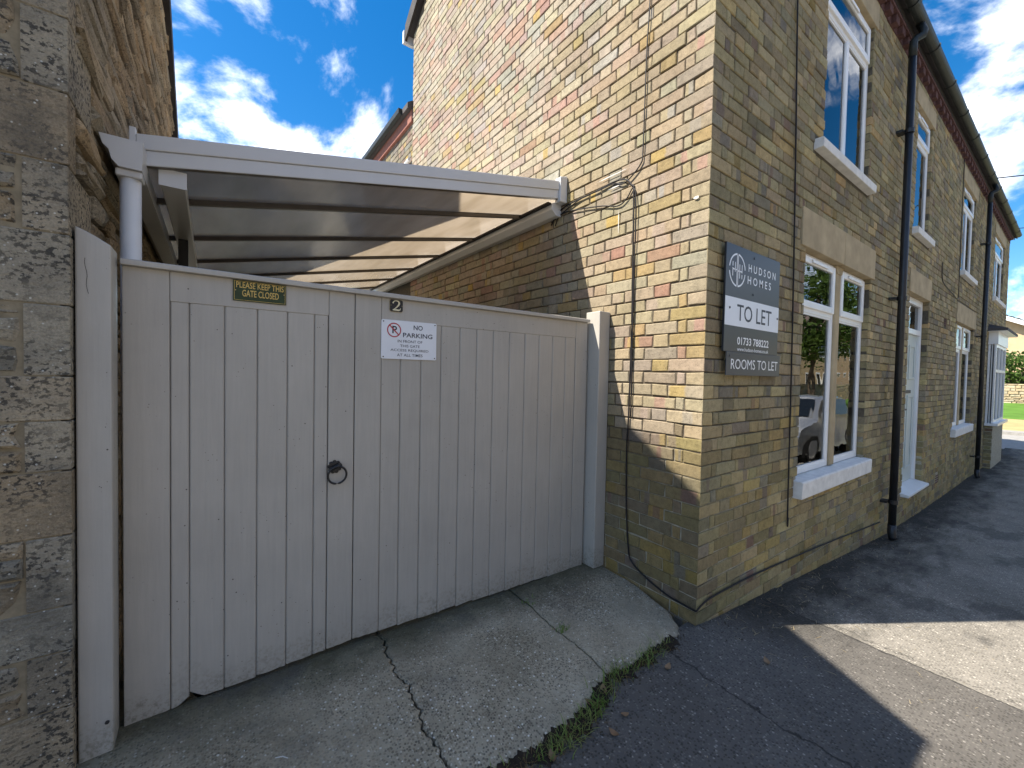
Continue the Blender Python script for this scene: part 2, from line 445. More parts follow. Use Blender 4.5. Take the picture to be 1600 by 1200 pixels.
MAT = dict(
    brick=brick_material(), mortar=mortar_material(),
    gate=paint_material('taupe_gate_paint', (0.412, 0.384, 0.340)),
    post=paint_material('taupe_post_paint', (0.415, 0.392, 0.352)),
    white=plain('white_upvc', (0.80, 0.80, 0.79), 0.32, 0.45, 0.05, 4.0),
    canopy_white=plain('white_powder_coat', (0.58, 0.585, 0.59), 0.35, 0.45, 0.04, 3.0),
    sillpaint=plain('white_masonry_paint', (0.70, 0.69, 0.66), 0.8, 0.2, 0.12, 14.0),
    pipe=plain('black_pvc', (0.017, 0.018, 0.02), 0.38, 0.45, 0.3, 8.0),
    gutter=plain('weathered_black_gutter', (0.020, 0.024, 0.022), 0.5, 0.35, 0.4, 5.0),
    black=plain('black_iron', (0.012, 0.012, 0.014), 0.42, 0.5, 0.3, 40.0),
    darkmetal=plain('dark_steel', (0.03, 0.03, 0.032), 0.5, 0.4, 0.2, 10.0),
    bronze=plain('bronze_glazing_bar', (0.085, 0.072, 0.062), 0.45, 0.4, 0.2, 10.0),
    rubber=plain('cable_sheath', (0.016, 0.014, 0.015), 0.6, 0.3, 0.2, 10.0),
    sandstone=plain('sandstone', (0.405, 0.325, 0.205), 0.9, 0.15, 0.2, 5.0),
    dentil=plain('purple_brick', (0.115, 0.062, 0.058), 0.9, 0.15, 0.35, 22.0),
    redcourse=plain('red_brick_course', (0.27, 0.12, 0.092), 0.9, 0.15, 0.2, 22.0),
    concrete=concrete_material(), asphalt=asphalt_material(),
    glass=glass_material(), polycarb=polycarbonate_material(),
    slate=plain('roof_slate', (0.075, 0.07, 0.07), 0.75, 0.3, 0.25, 3.0),
    tile=plain('concrete_roof_tile', (0.20, 0.15, 0.125), 0.85, 0.2, 0.2, 2.0),
    curtain=plain('net_curtain', (0.72, 0.72, 0.74), 0.9, 0.1, 0.05, 8.0),
    door=plain('grey_green_door', (0.50, 0.56, 0.54), 0.4, 0.4, 0.05, 3.0),
    rubble=stone_material('rubble_stone', (0.40, 0.318, 0.21), (0.31, 0.25, 0.172), 0.55),
    ashlar=stone_material('ashlar_stone', (0.385, 0.33, 0.24), (0.29, 0.252, 0.19), 1.0),
    stonemortar=plain('lime_mortar', (0.245, 0.205, 0.14), 0.95, 0.1, 0.25, 20.0),
    timber=plain('dark_timber', (0.045, 0.04, 0.037), 0.7, 0.2, 0.3, 9.0),
    interior=plain('interior_wall', (0.25, 0.24, 0.22), 0.9, 0.1, 0.1, 2.0),
    grass=leaf_material('grass_blade', (0.13, 0.23, 0.04), (0.25, 0.28, 0.085)),
    palestraw=leaf_material('pale_straw', (0.40, 0.34, 0.22), (0.25, 0.19, 0.11)),
    straw=leaf_material('dry_blade', (0.24, 0.17, 0.07), (0.14, 0.085, 0.04)),
    grit=plain('grit', (0.075, 0.065, 0.05), 0.95, 0.1, 0.6, 60.0),
    soil=plain('dark_soil', (0.035, 0.027, 0.02), 0.95, 0.1, 0.35, 40.0),
    lawn=plain('lawn', (0.085, 0.17, 0.03), 0.95, 0.05, 0.25, 1.2),
    drygrass=plain('dry_grass', (0.34, 0.27, 0.13), 0.95, 0.05, 0.2, 1.5),
    leaf=leaf_material('green_leaf', (0.05, 0.10, 0.02), (0.10, 0.16, 0.03)),
    deadleaf=leaf_material('dead_leaf', (0.20, 0.115, 0.06), (0.33, 0.225, 0.13), 0.15),
    bark=plain('bark', (0.10, 0.08, 0.06), 0.95, 0.1, 0.3, 12.0),
    kerb=plain('kerb_stone', (0.27, 0.26, 0.24), 0.9, 0.15, 0.15, 8.0),
    road=plain('road_asphalt', (0.20, 0.188, 0.165), 0.9, 0.2, 0.2, 1.0),
    fillterrace=plain('fill_terrace_wall', (0.37, 0.325, 0.26), 0.9, 0.1, 0.1, 1.5),  # wall colour of the added terrace that bounces light into the shade
    buff=plain('buff_far_wall', (0.52, 0.38, 0.23), 0.9, 0.1, 0.1, 1.5),
    orange=plain('orange_brick_wall', (0.42, 0.19, 0.09), 0.9, 0.1, 0.15, 5.0),
    carpaint=plain('silver_car_paint', (0.55, 0.56, 0.57), 0.22, 0.6, 0.02, 1.0, 0.7),
    tyre=plain('tyre_rubber', (0.02, 0.02, 0.02), 0.85, 0.2, 0.1, 9.0),
    carglass=plain('car_glass', (0.015, 0.018, 0.02), 0.05, 0.8, 0.1, 1.0),
    lamp=plain('headlamp_glass', (0.65, 0.67, 0.7), 0.08, 0.8, 0.05, 1.0),
    board=plain('charcoal_sign_face', (0.022, 0.025, 0.031), 0.35, 0.4, 0.06, 5.0),
    board2=plain('slate_grey_sign_face', (0.042, 0.047, 0.055), 0.4, 0.35, 0.06, 5.0),
    signwhite=plain('white_sign_face', (0.74, 0.76, 0.80), 0.35, 0.4, 0.04, 6.0),
    print_white=plain('white_print', (0.80, 0.81, 0.83), 0.4, 0.3, 0.02, 6.0),
    print_dark=plain('dark_print', (0.035, 0.04, 0.055), 0.45, 0.3, 0.02, 6.0),
    signgreen=plain('dark_green_enamel', (0.018, 0.040, 0.016), 0.3, 0.45, 0.25, 30.0),
    gold=plain('gold_print', (0.62, 0.43, 0.13), 0.45, 0.35, 0.12, 60.0),
    brass=plain('brass_edge', (0.50, 0.38, 0.16), 0.4, 0.5, 0.1, 30.0, 0.5),
    red=plain('red_print', (0.42, 0.035, 0.05), 0.45, 0.3, 0.05, 30.0),
    cream=plain('cream_print', (0.70, 0.63, 0.42), 0.45, 0.3, 0.05, 30.0),
    blue=plain('dark_blue_plastic', (0.03, 0.05, 0.12), 0.35, 0.4, 0.1, 30.0),
    filler=plain('white_filler', (0.62, 0.60, 0.56), 0.9, 0.1, 0.1, 30.0),
)

# ------------------------------------------------------------------ builders
WLOC = {}


def tag(o, label=None, cat=None, group=None, kind=None):
    for k, v in (('label', label), ('category', cat), ('group', group), ('kind', kind)):
        if v:
            o[k] = v
    return o


def thing(name, label, cat, loc=(0, 0, 0), group=None, kind=None):
    o = bpy.data.objects.new(name, None)
    o.empty_display_size = 0.2
    COL.objects.link(o)
    o.location = loc
    WLOC[o] = np.array(loc, float)
    return tag(o, label, cat, group, kind)


def link_mesh(name, me, center, parent=None):
    o = bpy.data.objects.new(name, me)
    COL.objects.link(o)
    WLOC[o] = np.array(center, float)
    if parent is not None:
        o.parent = parent
        o.location = WLOC[o] - WLOC[parent]
    else:
        o.location = center
    return o


def mk(name, verts, faces, mat, parent=None, smooth=False, bevel=0.0, attrs=None, base=False):
    v = np.asarray(verts, float)
    lo, hi = v.min(0), v.max(0)
    c = (lo + hi) / 2
    if base:
        c[2] = lo[2]
    me = bpy.data.meshes.new(name)
    me.from_pydata((v - c).tolist(), [], faces if isinstance(faces, list) else faces.tolist())
    me.materials.append(MAT[mat] if isinstance(mat, str) else mat)
    if smooth:
        me.polygons.foreach_set('use_smooth', [True] * len(me.polygons))
    for an, arr in (attrs or {}).items():
        if arr.shape[1] == 4:
            a = me.attributes.new(an, 'FLOAT_COLOR', 'POINT')
            a.data.foreach_set('color', arr.astype(np.float32).ravel())
        else:
            a = me.attributes.new(an, 'FLOAT_VECTOR', 'POINT')
            a.data.foreach_set('vector', arr.astype(np.float32).ravel())
    me.update()
    o = link_mesh(name, me, c, parent)
    if bevel > 0:
        md = o.modifiers.new('bevel', 'BEVEL')
        md.width = bevel
        md.segments = 2
        md.limit_method = 'ANGLE'
        md.angle_limit = math.radians(40)
    return o


class B:
    """collects primitives of ONE part"""

    def __init__(self):
        self.v, self.f = [], []

    def add(self, v, f):
        k = len(self.v)
        self.v += [tuple(p) for p in v]
        self.f += [tuple(i + k for i in q) for q in f]
        return self

    def box(self, x0, x1, y0, y1, z0, z1):
        v = [(x0, y0, z0), (x1, y0, z0), (x1, y1, z0), (x0, y1, z0), (x0, y0, z1), (x1, y0, z1), (x1, y1, z1), (x0, y1, z1)]
        f = [(0, 3, 2, 1), (4, 5, 6, 7), (0, 1, 5, 4), (1, 2, 6, 5), (2, 3, 7, 6), (3, 0, 4, 7)]
        return self.add(v, f)

    def prism(self, poly, axis, a, b):
        """poly: 2-D outline; axis 0/1/2 = extrusion axis; the other two axes in order"""
        n = len(poly)
        v = []
        for t in (a, b):
            for p in poly:
                q = list(p)
                q.insert(axis, t)
                v.append(tuple(q))
        f = [tuple(range(n)), tuple(range(2 * n - 1, n - 1, -1))] + [(i, i + n, (i + 1) % n + n, (i + 1) % n) for i in range(n)]
        return self.add(v, f)

    def tube(self, pts, r, seg=8, caps=True, closed=False):
        pts = [Vector(p) for p in pts]
        n = len(pts)
        rr = r if isinstance(r, (list, tuple)) else [r] * n
        v = []
        ref = None
        for i, p in enumerate(pts):
            if closed:
                t = pts[(i + 1) % n] - pts[(i - 1) % n]
            else:
                t = pts[min(i + 1, n - 1)] - pts[max(i - 1, 0)]
            t.normalize()
            if ref is None:
                ref = Vector((0, 0, 1)) if abs(t.z) < 0.9 else Vector((1, 0, 0))
            a = t.cross(ref).normalized()
            b = t.cross(a).normalized()
            ref = -b if False else ref
            for k in range(seg):
                an = 2 * math.pi * k / seg
                v.append(p + (a * math.cos(an) + b * math.sin(an)) * rr[i])
        f = []
        m = n if closed else n - 1
        for i in range(m):
            j = (i + 1) % n
            for k in range(seg):
                f.append((i * seg + k, i * seg + (k + 1) % seg, j * seg + (k + 1) % seg, j * seg + k))
        if caps and not closed:
            f += [tuple(range(seg - 1, -1, -1)), tuple((n - 1) * seg + k for k in range(seg))]
        return self.add(v, f)

    def disc(self, c, r, y, thick=0.003, seg=24):
        """flat disc facing -Y"""
        poly = [(c[0] + r * math.cos(2 * math.pi * k / seg), c[1] + r * math.sin(2 * math.pi * k / seg)) for k in range(seg)]
        v = [(p[0], y, p[1]) for p in poly] + [(p[0], y + thick, p[1]) for p in poly]
        f = [tuple(range(seg)), tuple(range(2 * seg - 1, seg - 1, -1))] + [(i, i + seg, (i + 1) % seg + seg, (i + 1) % seg) for i in range(seg)]
        return self.add(v, f)

    def ring(self, c, r0, r1, y, seg=40, sx=1.0, a0=0.0, a1=2 * math.pi):
        full = abs(a1 - a0 - 2 * math.pi) < 1e-6
        k = seg if full else seg + 1
        v = []
        for i in range(k):
            an = a0 + (a1 - a0) * i / seg
            for r in (r0, r1):
                v.append((c[0] + r * sx * math.cos(an), y, c[1] + r * math.sin(an)))
        f = [(2 * i, 2 * i + 1, 2 * ((i + 1) % k) + 1, 2 * ((i + 1) % k)) for i in range(seg)]
        return self.add(v, [tuple(reversed(q)) for q in f])

    def mk(self, name, mat, parent=None, **kw):
        return mk(name, self.v, self.f, mat, parent, **kw)


def box(name, mat, parent, *a, **kw):
    return B().box(*a).mk(name, mat, parent, **kw)


def text(name, s, mat, parent, x0, x1, z0, z1, y, weight=0.0, skew=0.0, mono=False):
    """flat lettering facing -Y, fitted into the rectangle"""
    cu = bpy.data.curves.new('lettering', 'FONT')
    cu.body = s
    cu.size = 1.0
    cu.offset = weight
    cu.resolution_u = 3
    tmp = bpy.data.objects.new('lettering', cu)
    COL.objects.link(tmp)
    bpy.context.view_layer.update()
    dg = bpy.context.evaluated_depsgraph_get()
    me = tmp.evaluated_get(dg).to_mesh()
    v = np.array([q.co[:] for q in me.vertices])
    f = [tuple(p.vertices) for p in me.polygons]
    tmp.evaluated_get(dg).to_mesh_clear()
    bpy.data.objects.remove(tmp)
    bpy.data.curves.remove(cu)
    lo, hi = v.min(0), v.max(0)
    q = (v - lo) / np.maximum(hi - lo, 1e-6)
    P = np.stack([x0 + q[:, 0] * (x1 - x0), np.full(len(v), y), z0 + q[:, 1] * (z1 - z0)], 1)
    return tag(mk(name, P, f, mat, parent))


ZG = [(-400, 0.0), (-1.0, 0.0), (0, 0.0), (1, -0.078), (2, -0.155), (3, -0.228), (4, -0.295), (6, -0.335), (10, -0.39), (16, -0.43), (30, -0.46), (400, -0.5)]


def zg(x):
    return float(np.interp(x, [p[0] for p in ZG], [p[1] for p in ZG]))


def sheet(name, mat, x0, x1, y0, y1, dz=0.0, nx=40, ny=4, fall=0.0, xs=None):
    xs = xs or np.linspace(x0, x1, nx + 1)
    ys = np.linspace(y0, y1, ny + 1)
    v = [(x, y, zg(x) + dz + fall * y) for y in ys for x in xs]
    n = len(xs)
    f = [(j * n + i, j * n + i + 1, (j + 1) * n + i + 1, (j + 1) * n + i) for j in range(ny) for i in range(n - 1)]
    return tag(mk(name, v, f, mat), kind='structure')


# ------------------------------------------------------------------ the ground
xs_all = [-300, -60, -20, -8, -4, -2, -1, -0.5, 0, 0.5, 1, 1.5, 2, 2.5, 3, 3.5, 4, 5, 6, 8, 10, 12, 14, 16, 20, 30, 60, 300]
sheet('ground', 'road', 0, 0, -300, 300, -0.20, ny=6, xs=xs_all)
px_ = sorted(set([x for x in xs_all if -20 <= x <= 16] + [0.25, 0.75, 1.25, 1.75, 2.25, 2.75, 4.5, 5.5, 7, 9]))
sheet('pavement', 'asphalt', 0, 0, -1.95, 0.05, 0.0, ny=8, fall=0.012, xs=px_)
sheet('road', 'road', 0, 0, -7.6, -2.08, -0.115, ny=3, xs=[x for x in xs_all if -60 <= x <= 60])
sheet('side_road', 'kerb', 0, 0, -1.94, 60, -0.045, ny=3, xs=[16.06, 18, 20, 21.4])
sheet('opposite_pavement', 'asphalt', 0, 0, -9.3, -7.75, -0.02, ny=2, xs=[x for x in xs_all if -60 <= x <= 60])
k = B()
for a, b_ in zip(px_[:-1], px_[1:]):
    z0, z1 = zg(a), zg(b_)
    k.add([(a, -2.08, z0 - .25), (b_, -2.08, z1 - .25), (b_, -1.953, z1 - .25), (a, -1.953, z0 - .25), (a, -2.08, z0 - .022), (b_, -2.08, z1 - .022), (b_, -1.953, z1 - .022), (a, -1.953, z0 - .022)],
          [(4, 5, 6, 7), (0, 1, 5, 4), (2, 3, 7, 6)])
tag(k.mk('kerb', 'kerb'), kind='structure')
sheet('yard', 'concrete', 0, 0, 0.80, 12.0, 0.07, ny=6, xs=[-2.7, -1.5, -0.6, 0.05])

# concrete ramp in front of the gate: three slabs with cracked joints
drive = thing('driveway', None, None, (-1.3, 0.4, 0.0), kind='structure')


def wob(t, seed, amp):
    return amp * (math.sin(t * 17.3 + seed) + 0.6 * math.sin(t * 41.7 + seed * 2.1) + 0.4 * math.sin(t * 97.1 + seed * 3.7))


def crack_x(y):
    return -1.530 + wob(y, 1.3, 0.009) + .006 * math.sin(y * 140) - 0.03 * max(0, 0.15 - y)


def joint_x(y):
    return -0.722 + wob(y, 4.1, 0.004) + (0.012 if y < 0.25 else 0.0)


def y_edge(x):
    pts = [(-2.7, -0.06), (-2.0, -0.07), (-1.36, -0.088), (-1.2, -0.10), (-1.06, -0.098), (-0.9, -0.07), (-0.78, -0.02), (-0.70, 0.012), (-0.5, 0.0), (-0.26, 0.016), (-0.16, 0.016), (-0.10, 0.045), (-0.055, 0.11), (-0.02, 0.30), (0.02, 0.6)]
    return float(np.interp(x, [p[0] for p in pts], [p[1] for p in pts])) + wob(x, 2.2, 0.007) + 0.006 * math.sin(x * 151 + 1) + 0.004 * math.sin(x * 263)


def slab_z(x, y):
    t = max(0.0, min(1.0, (y + 0.05) / 0.82))
    z = 0.012 + 0.070 * t ** 0.9
    e = (y - y_edge(x))
    if e < 0.05:
        z -= 0.014 * (1 - e / 0.05) ** 2
    if x > -0.17:
        z += 0.004 * (x + 0.17) / 0.17
    z += 0.0035 * math.sin(x * 9 + y * 5) + 0.002 * math.sin(x * 31 - y * 23)
    return z


def slab(fl, fr, nx, ny, dz):
    V, F = [], []
    for j in range(ny + 1):
        for i in range(nx + 1):
            s, t = i / nx, j / ny
            x = fl(0.4) + (fr(0.4) - fl(0.4)) * s
            y = y_edge(x) + (0.86 - y_edge(x)) * t
            x = fl(y) + (fr(y) - fl(y)) * s
            z = slab_z(x, y) + dz
            if i in (0, nx):
                z -= 0.006
            V.append((x, y, z))
    n = nx + 1
    for j in range(ny):
        for i in range(nx):
            F.append((j * n + i, j * n + i + 1, (j + 1) * n + i + 1, (j + 1) * n + i))
    ringi = [i for i in range(n)] + [j * n + nx for j in range(1, ny + 1)] + [ny * n + i for i in range(nx - 1, -1, -1)] + [j * n for j in range(ny - 1, 0, -1)]
    k0 = len(V)
    for q in ringi:
        V.append((V[q][0], V[q][1], -0.10))
    m_ = len(ringi)
    for a in range(m_):
        b_ = (a + 1) % m_
        F.append((ringi[b_], ringi[a], k0 + a, k0 + b_))
    return mk('concrete_slab', V, F, 'concrete', drive, smooth=False)


slab(lambda y: -2.75, lambda y: crack_x(y) - 0.003 - .003 * abs(math.sin(y * 37)), 90, 60, 0.004)
slab(lambda y: crack_x(y) + 0.003 + .004 * abs(math.sin(y * 23 + 1)), lambda y: joint_x(y) - 0.003, 80, 60, 0.0)
slab(lambda y: joint_x(y) + 0.003, lambda y: -0.004, 70, 60, 0.003)

# ------------------------------------------------------------------ brickwork generator
def laid(course, u_end, phase, seed):
    """Flemish-like bond: list of (u0, u1) for one course"""
    rg = random.Random(seed * 1000 + course)
    out, u = [], 0.0
    seq = ['h', 'q'] if (course + phase) % 2 == 0 else ['s']
    first = True
    nxt = 's' if (course + phase) % 2 == 0 else 'h'
    while u < u_end:
        if first:
            for q in seq:
                w = {'h': 0.112, 'q': 0.058, 's': 0.225}[q]
                out.append((u, u + w)); u += w
            first = False
            continue
        w = 0.225 if nxt == 's' else 0.112
        w += rg.uniform(-0.006, 0.006)
        out.append((u, min(u + w, u_end))); u += w
        if rg.random() < 0.12:
            pass
        else:
            nxt = 'h' if nxt == 's' else 's'
    return out


def pick(rg, table):
    t = rg.random() * sum(w for w, _ in table)
    for w, c in table:
        t -= w
        if t <= 0:
            return c
    return table[-1][1]


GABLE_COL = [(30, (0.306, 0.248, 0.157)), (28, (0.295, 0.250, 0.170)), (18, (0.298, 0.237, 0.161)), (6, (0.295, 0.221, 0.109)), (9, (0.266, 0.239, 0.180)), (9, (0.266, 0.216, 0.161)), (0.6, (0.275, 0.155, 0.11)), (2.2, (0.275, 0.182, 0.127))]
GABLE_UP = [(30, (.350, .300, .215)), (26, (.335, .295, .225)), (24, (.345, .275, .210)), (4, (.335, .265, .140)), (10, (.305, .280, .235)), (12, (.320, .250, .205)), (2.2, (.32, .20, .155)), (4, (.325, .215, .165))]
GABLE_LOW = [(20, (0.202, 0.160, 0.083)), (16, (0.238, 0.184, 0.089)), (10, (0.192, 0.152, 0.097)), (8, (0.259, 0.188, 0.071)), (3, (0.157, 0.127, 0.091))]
FRONT_COL = [(26, (0.289, 0.238, 0.137)), (20, (0.322, 0.264, 0.149)), (16, (0.250, 0.210, 0.129)), (5, (0.380, 0.298, 0.155)), (6, (0.238, 0.207, 0.148)), (3, (0.362, 0.262, 0.124))]
FRONT_LOW = [(22, (0.283, 0.231, 0.120)), (18, (0.319, 0.260, 0.135)), (12, (0.245, 0.206, 0.122)), (7, (0.354, 0.266, 0.114)), (4, (0.217, 0.185, 0.133))]
BANDS = [(4, (.33, .205, .16)), (6, (.32, .25, .20)), (5, (.27, .25, .22)), (3, (.39, .28, .095))]
JT = 0.0065


def brick_list(wall, u_end, z_lo, z_hi, rects, phase, seed, zmax=None):
    res = []
    rg = random.Random(seed)
    c = 0
    z = -0.6
    while z < z_hi:
        z1 = z + 0.075
        if z1 > z_lo:
            zm = (z + z1) / 2
            holes = sorted((r[0], r[1]) for r in rects if r[2] < zm < r[3])
            ulim = u_end
            for (a, b) in laid(c, u_end, phase, seed):
                b = min(b, ulim)
                segs = [(a, b)]
                for h0, h1 in holes:
                    new = []
                    for s0, s1 in segs:
                        if h1 <= s0 or h0 >= s1:
                            new.append((s0, s1))
                        else:
                            if h0 - s0 > 0.03: new.append((s0, h0))
                            if s1 - h1 > 0.03: new.append((h1, s1))
                    segs = new
                for s0, s1 in segs:
                    if s1 - s0 < 0.03:
                        continue
                    if zmax is not None and max(z1 - zmax(s0), z1 - zmax(s1)) > 0:
                        continue
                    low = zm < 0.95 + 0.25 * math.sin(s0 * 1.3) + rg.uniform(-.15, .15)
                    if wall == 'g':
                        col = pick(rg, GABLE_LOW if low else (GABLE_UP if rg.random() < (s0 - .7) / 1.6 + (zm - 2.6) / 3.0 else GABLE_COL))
                        pb = 0.22
                    else:
                        col = pick(rg, FRONT_LOW if low else FRONT_COL)
                        pb = 0.16
                    br = rg.uniform(0.92, 1.08) if wall == 'g' else rg.uniform(0.78, 1.24)
                    col = tuple(min(0.8, x * br * rg.uniform(.96, 1.04)) for x in col)
                    if rg.random() < pb:
                        bc = pick(rg, BANDS)
                        kf = 1.0 if wall == 'g' and not low else 0.55
                        bandc = tuple(x * kf for x in bc) + (rg.uniform(.45, .95),)
                        band = (rg.uniform(.15, .85), rg.choice([rg.uniform(.07, .16), rg.uniform(.18, .3)]))
                    else:
                        bandc, band = (0, 0, 0, 0), (0.5, 0.1)
                    res.append((wall, s0, s1, z, z1, col, bandc, band, a < 1e-6))
        z = z1
        c += 1
    return res


def brick_geo(bl, seed=1, bev=0.0045, jit=0.0024, proud=0.0035):
    """arrays of vertices, faces and attributes for a list of bricks"""
    n = len(bl)
    rg = np.random.default_rng(seed)
    V = np.zeros((n, 12, 3)); C = np.ones((n, 12, 4)); BD = np.zeros((n, 12, 3)); BC = np.zeros((n, 12, 4)); WS = np.ones((n, 12, 4))
    F = []
    q = [(0, 1, 2, 3), (4, 5, 1, 0), (5, 6, 2, 1), (6, 7, 3, 2), (7, 4, 0, 3), (8, 9, 5, 4), (9, 10, 6, 5), (10, 11, 7, 6), (11, 8, 4, 7)]
    qr = [tuple(reversed(t)) for t in q]
    for i, (wall, u0, u1, z0, z1, col, bandc, band, corner) in enumerate(bl):
        a = u0 + (0.0 if corner else JT / 2); b = u1 - JT / 2
        lo, hi = z0 + JT / 2, z1 - JT / 2
        dep = 0.035 if wall == 'g' else 0.075
        j = rg.normal(0, jit, (4, 2)).clip(-0.004, 0.004)
        off = rg.normal(0, proud * 0.45)
        ca = [(a, lo), (b, lo), (b, hi), (a, hi)]
        ins = [(1, 1), (-1, 1), (-1, -1), (1, -1)]
        for k in range(4):
            fx = 0.35 if (corner and k in (0, 3)) else 1.0
            uu, zz = ca[k][0] + j[k][0] * (0 if corner and k in (0, 3) else 1), ca[k][1] + j[k][1]
            V[i, k] = (uu + ins[k][0] * bev * fx, off, zz + ins[k][1] * bev)
            V[i, 4 + k] = (uu, (off + bev) if not (corner and k in (0, 3)) else max(0.0, off + 0.001), zz)
            V[i, 8 + k] = (uu + (dep if corner and k in (0, 3) else 0.0), dep, zz)
        C[i, :, :3] = col
        uu = (V[i, :, 0] - u0) / max(u1 - u0, 1e-3)
        sc = (u1 - u0) / 0.225
        BD[i, :, 0] = uu; BD[i, :, 1] = band[0]; BD[i, :, 2] = band[1] / max(sc, .5)
        BC[i] = bandc
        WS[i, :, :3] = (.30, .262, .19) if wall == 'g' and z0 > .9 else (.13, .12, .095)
        if wall == 'g':
            V[i] = V[i][:, [1, 0, 2]]
        F += [tuple(t + 12 * i for t in p) for p in (qr if wall == 'g' else q)]
    return V.reshape(-1, 3), F, dict(Col=C.reshape(-1, 4), Band=BD.reshape(-1, 3), BandCol=BC.reshape(-1, 4), Wash=WS.reshape(-1, 4))


# ------------------------------------------------------------------ the brick house
HOUSE_END = 13.95
house = thing('brick_house', 'two storey yellow brick end house with white windows along the pavement', 'house', (0, 0, 0))
GABLE_D = 4.22


def gable_top(y):
    return min(5.06 + 0.70 * y, 5.94 + 0.70 * (GABLE_D - y))


# openings in the front: (x0, x1, z0, z1)
OPEN = [(1.33, 2.885, 0.655, 2.365), (1.60, 2.70, 3.19, 4.62), (4.42, 5.16, 3.19, 4.58), (4.40, 5.40, 0.03, 2.44), (7.42, 9.05, 0.655, 2.36), (7.52, 8.66, 3.19, 4.58), (11.35, 12.95, 3.25, 4.58), (11.02, 12.7, 0.45, 2.5)]
LINT = [(1.235, 2.97, 2.365, 2.64), (1.50, 2.775, 4.62, 4.835), (4.29, 5.255, 4.58, 4.79), (4.33, 5.43, 2.44, 2.712), (7.29, 9.18, 2.36, 2.665), (7.36, 8.77, 4.58, 4.80), (11.2, 13.1, 4.58, 4.80)]
SILL = [(1.275, 2.935, 0.515, 0.655), (1.43, 2.72, 3.105, 3.19), (4.36, 5.22, 3.10, 3.19), (7.28, 9.03, 0.52, 0.655), (7.45, 8.72, 3.10, 3.19), (11.3, 13.0, 3.15, 3.25)]
AIR = [(6.38, 6.60, 2.20, 2.345), (6.28, 6.50, -0.10, 0.06)]

ZF = 4.875
rects = OPEN + LINT + SILL + AIR
fb = brick_list('f', HOUSE_END, -0.52, ZF, rects, 1, 11)
gb = brick_list('g', GABLE_D, -0.08, 7.2, [], 0, 23, gable_top)

# the 300 that show largest become single parts, the rest one piece of brickwork
def shown_area(b):
    w, u0, u1, z0, z1 = b[:5]
    P = np.array([(u0, 0, z0), (u1, 0, z0), (u1, 0, z1), (u0, 0, z1)], float)
    if w == 'g':
        P = P[:, [1, 0, 2]]
        if u1 > 0.66 and z0 < 1.85: return 0
        if u1 > 1.15 and z0 < 2.9: return 0
    else:
        if u0 < 0.87 and u1 > 0.14 and z1 > 1.41 and z0 < 2.17: return 0
    if z1 < zg(u1 if w == 'f' else 0) + 0.02: return 0
    q = topx(P)
    if (q[:, 0] > 1598).any() or (q[:, 1] < 2).any() or (q[:, 1] > 1198).any(): return 0
    x, y = q[:, 0], q[:, 1]
    return 0.5 * abs(np.dot(x, np.roll(y, -1)) - np.dot(y, np.roll(x, -1)))


allb = fb + gb
area = np.array([shown_area(b) for b in allb])
big = set(np.argsort(-area)[:300].tolist())

mor = B()
us = sorted(set([0.0105, HOUSE_END - .002] + [v for r in OPEN for v in (r[0] - .006, r[1] + .006)]))
zs = sorted(set([-0.7, 5.04] + [v for r in OPEN for v in (r[2] - .006, r[3] + .006)]))
for i in range(len(us) - 1):
    for j in range(len(zs) - 1):
        um, zm = (us[i] + us[i + 1]) / 2, (zs[j] + zs[j + 1]) / 2
        if any(r[0] < um < r[1] and r[2] < zm < r[3] for r in OPEN):
            continue
        mor.box(us[i], us[i + 1], 0.0085, 0.24, zs[j], zs[j + 1])
front_wall = mor.mk('front_wall', 'mortar', house)
gw = B()
gw.prism([(0.24, -0.7), (GABLE_D, -0.7), (GABLE_D, 5.93), (2.74, 6.96), (0.24, 5.2)], 0, 0.0085, 0.24)
gw.box(0.0085, 0.0100, 0.0085, 0.2402, -0.7, 5.15)
gable_wall = gw.mk('gable_wall', 'mortar', house)
rest = []
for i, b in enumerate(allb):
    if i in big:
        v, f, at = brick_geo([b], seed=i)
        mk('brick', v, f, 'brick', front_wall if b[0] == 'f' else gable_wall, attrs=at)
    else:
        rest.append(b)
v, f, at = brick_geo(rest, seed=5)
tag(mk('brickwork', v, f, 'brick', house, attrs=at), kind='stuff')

# shell that closes the house: back, far end, floor slab inside, roof
RIDGE_Y, RIDGE_Z = 2.74, 7.10
box('rear_wall', 'interior', house, 0.25, HOUSE_END, GABLE_D - 0.24, GABLE_D - 0.01, -0.6, 5.9)
B().prism([(0.02, -0.7), (GABLE_D, -0.7), (GABLE_D, 5.9), (2.74, 6.96), (0.02, 5.05)], 0, HOUSE_END - 0.001, HOUSE_END + 0.22).mk('end_wall', 'orange', house)
box('upper_floor', 'interior', house, 0.26, HOUSE_END - 0.01, 0.26, GABLE_D - 0.26, 2.75, 2.95)
rf = B()
rf.prism([(-0.10, 5.02), (-0.10, 5.13), (RIDGE_Y, RIDGE_Z + .08), (GABLE_D + 0.10, 6.06), (GABLE_D + 0.10, 5.95), (RIDGE_Y, RIDGE_Z - .04)], 0, -0.045, HOUSE_END + 0.26)
roof = rf.mk('roof', 'slate', house)
vb = B()
vb.prism([(RIDGE_Y, RIDGE_Z - .14), (RIDGE_Y, RIDGE_Z + .09), (GABLE_D + 0.12, 6.09), (GABLE_D + 0.12, 5.88)], 0, -0.075, -0.046)
vb.mk('verge_board', 'timber', roof)
box('fascia_end', 'white', roof, -0.09, 0.06, GABLE_D + 0.121, GABLE_D + 0.17, 5.86, 6.02)

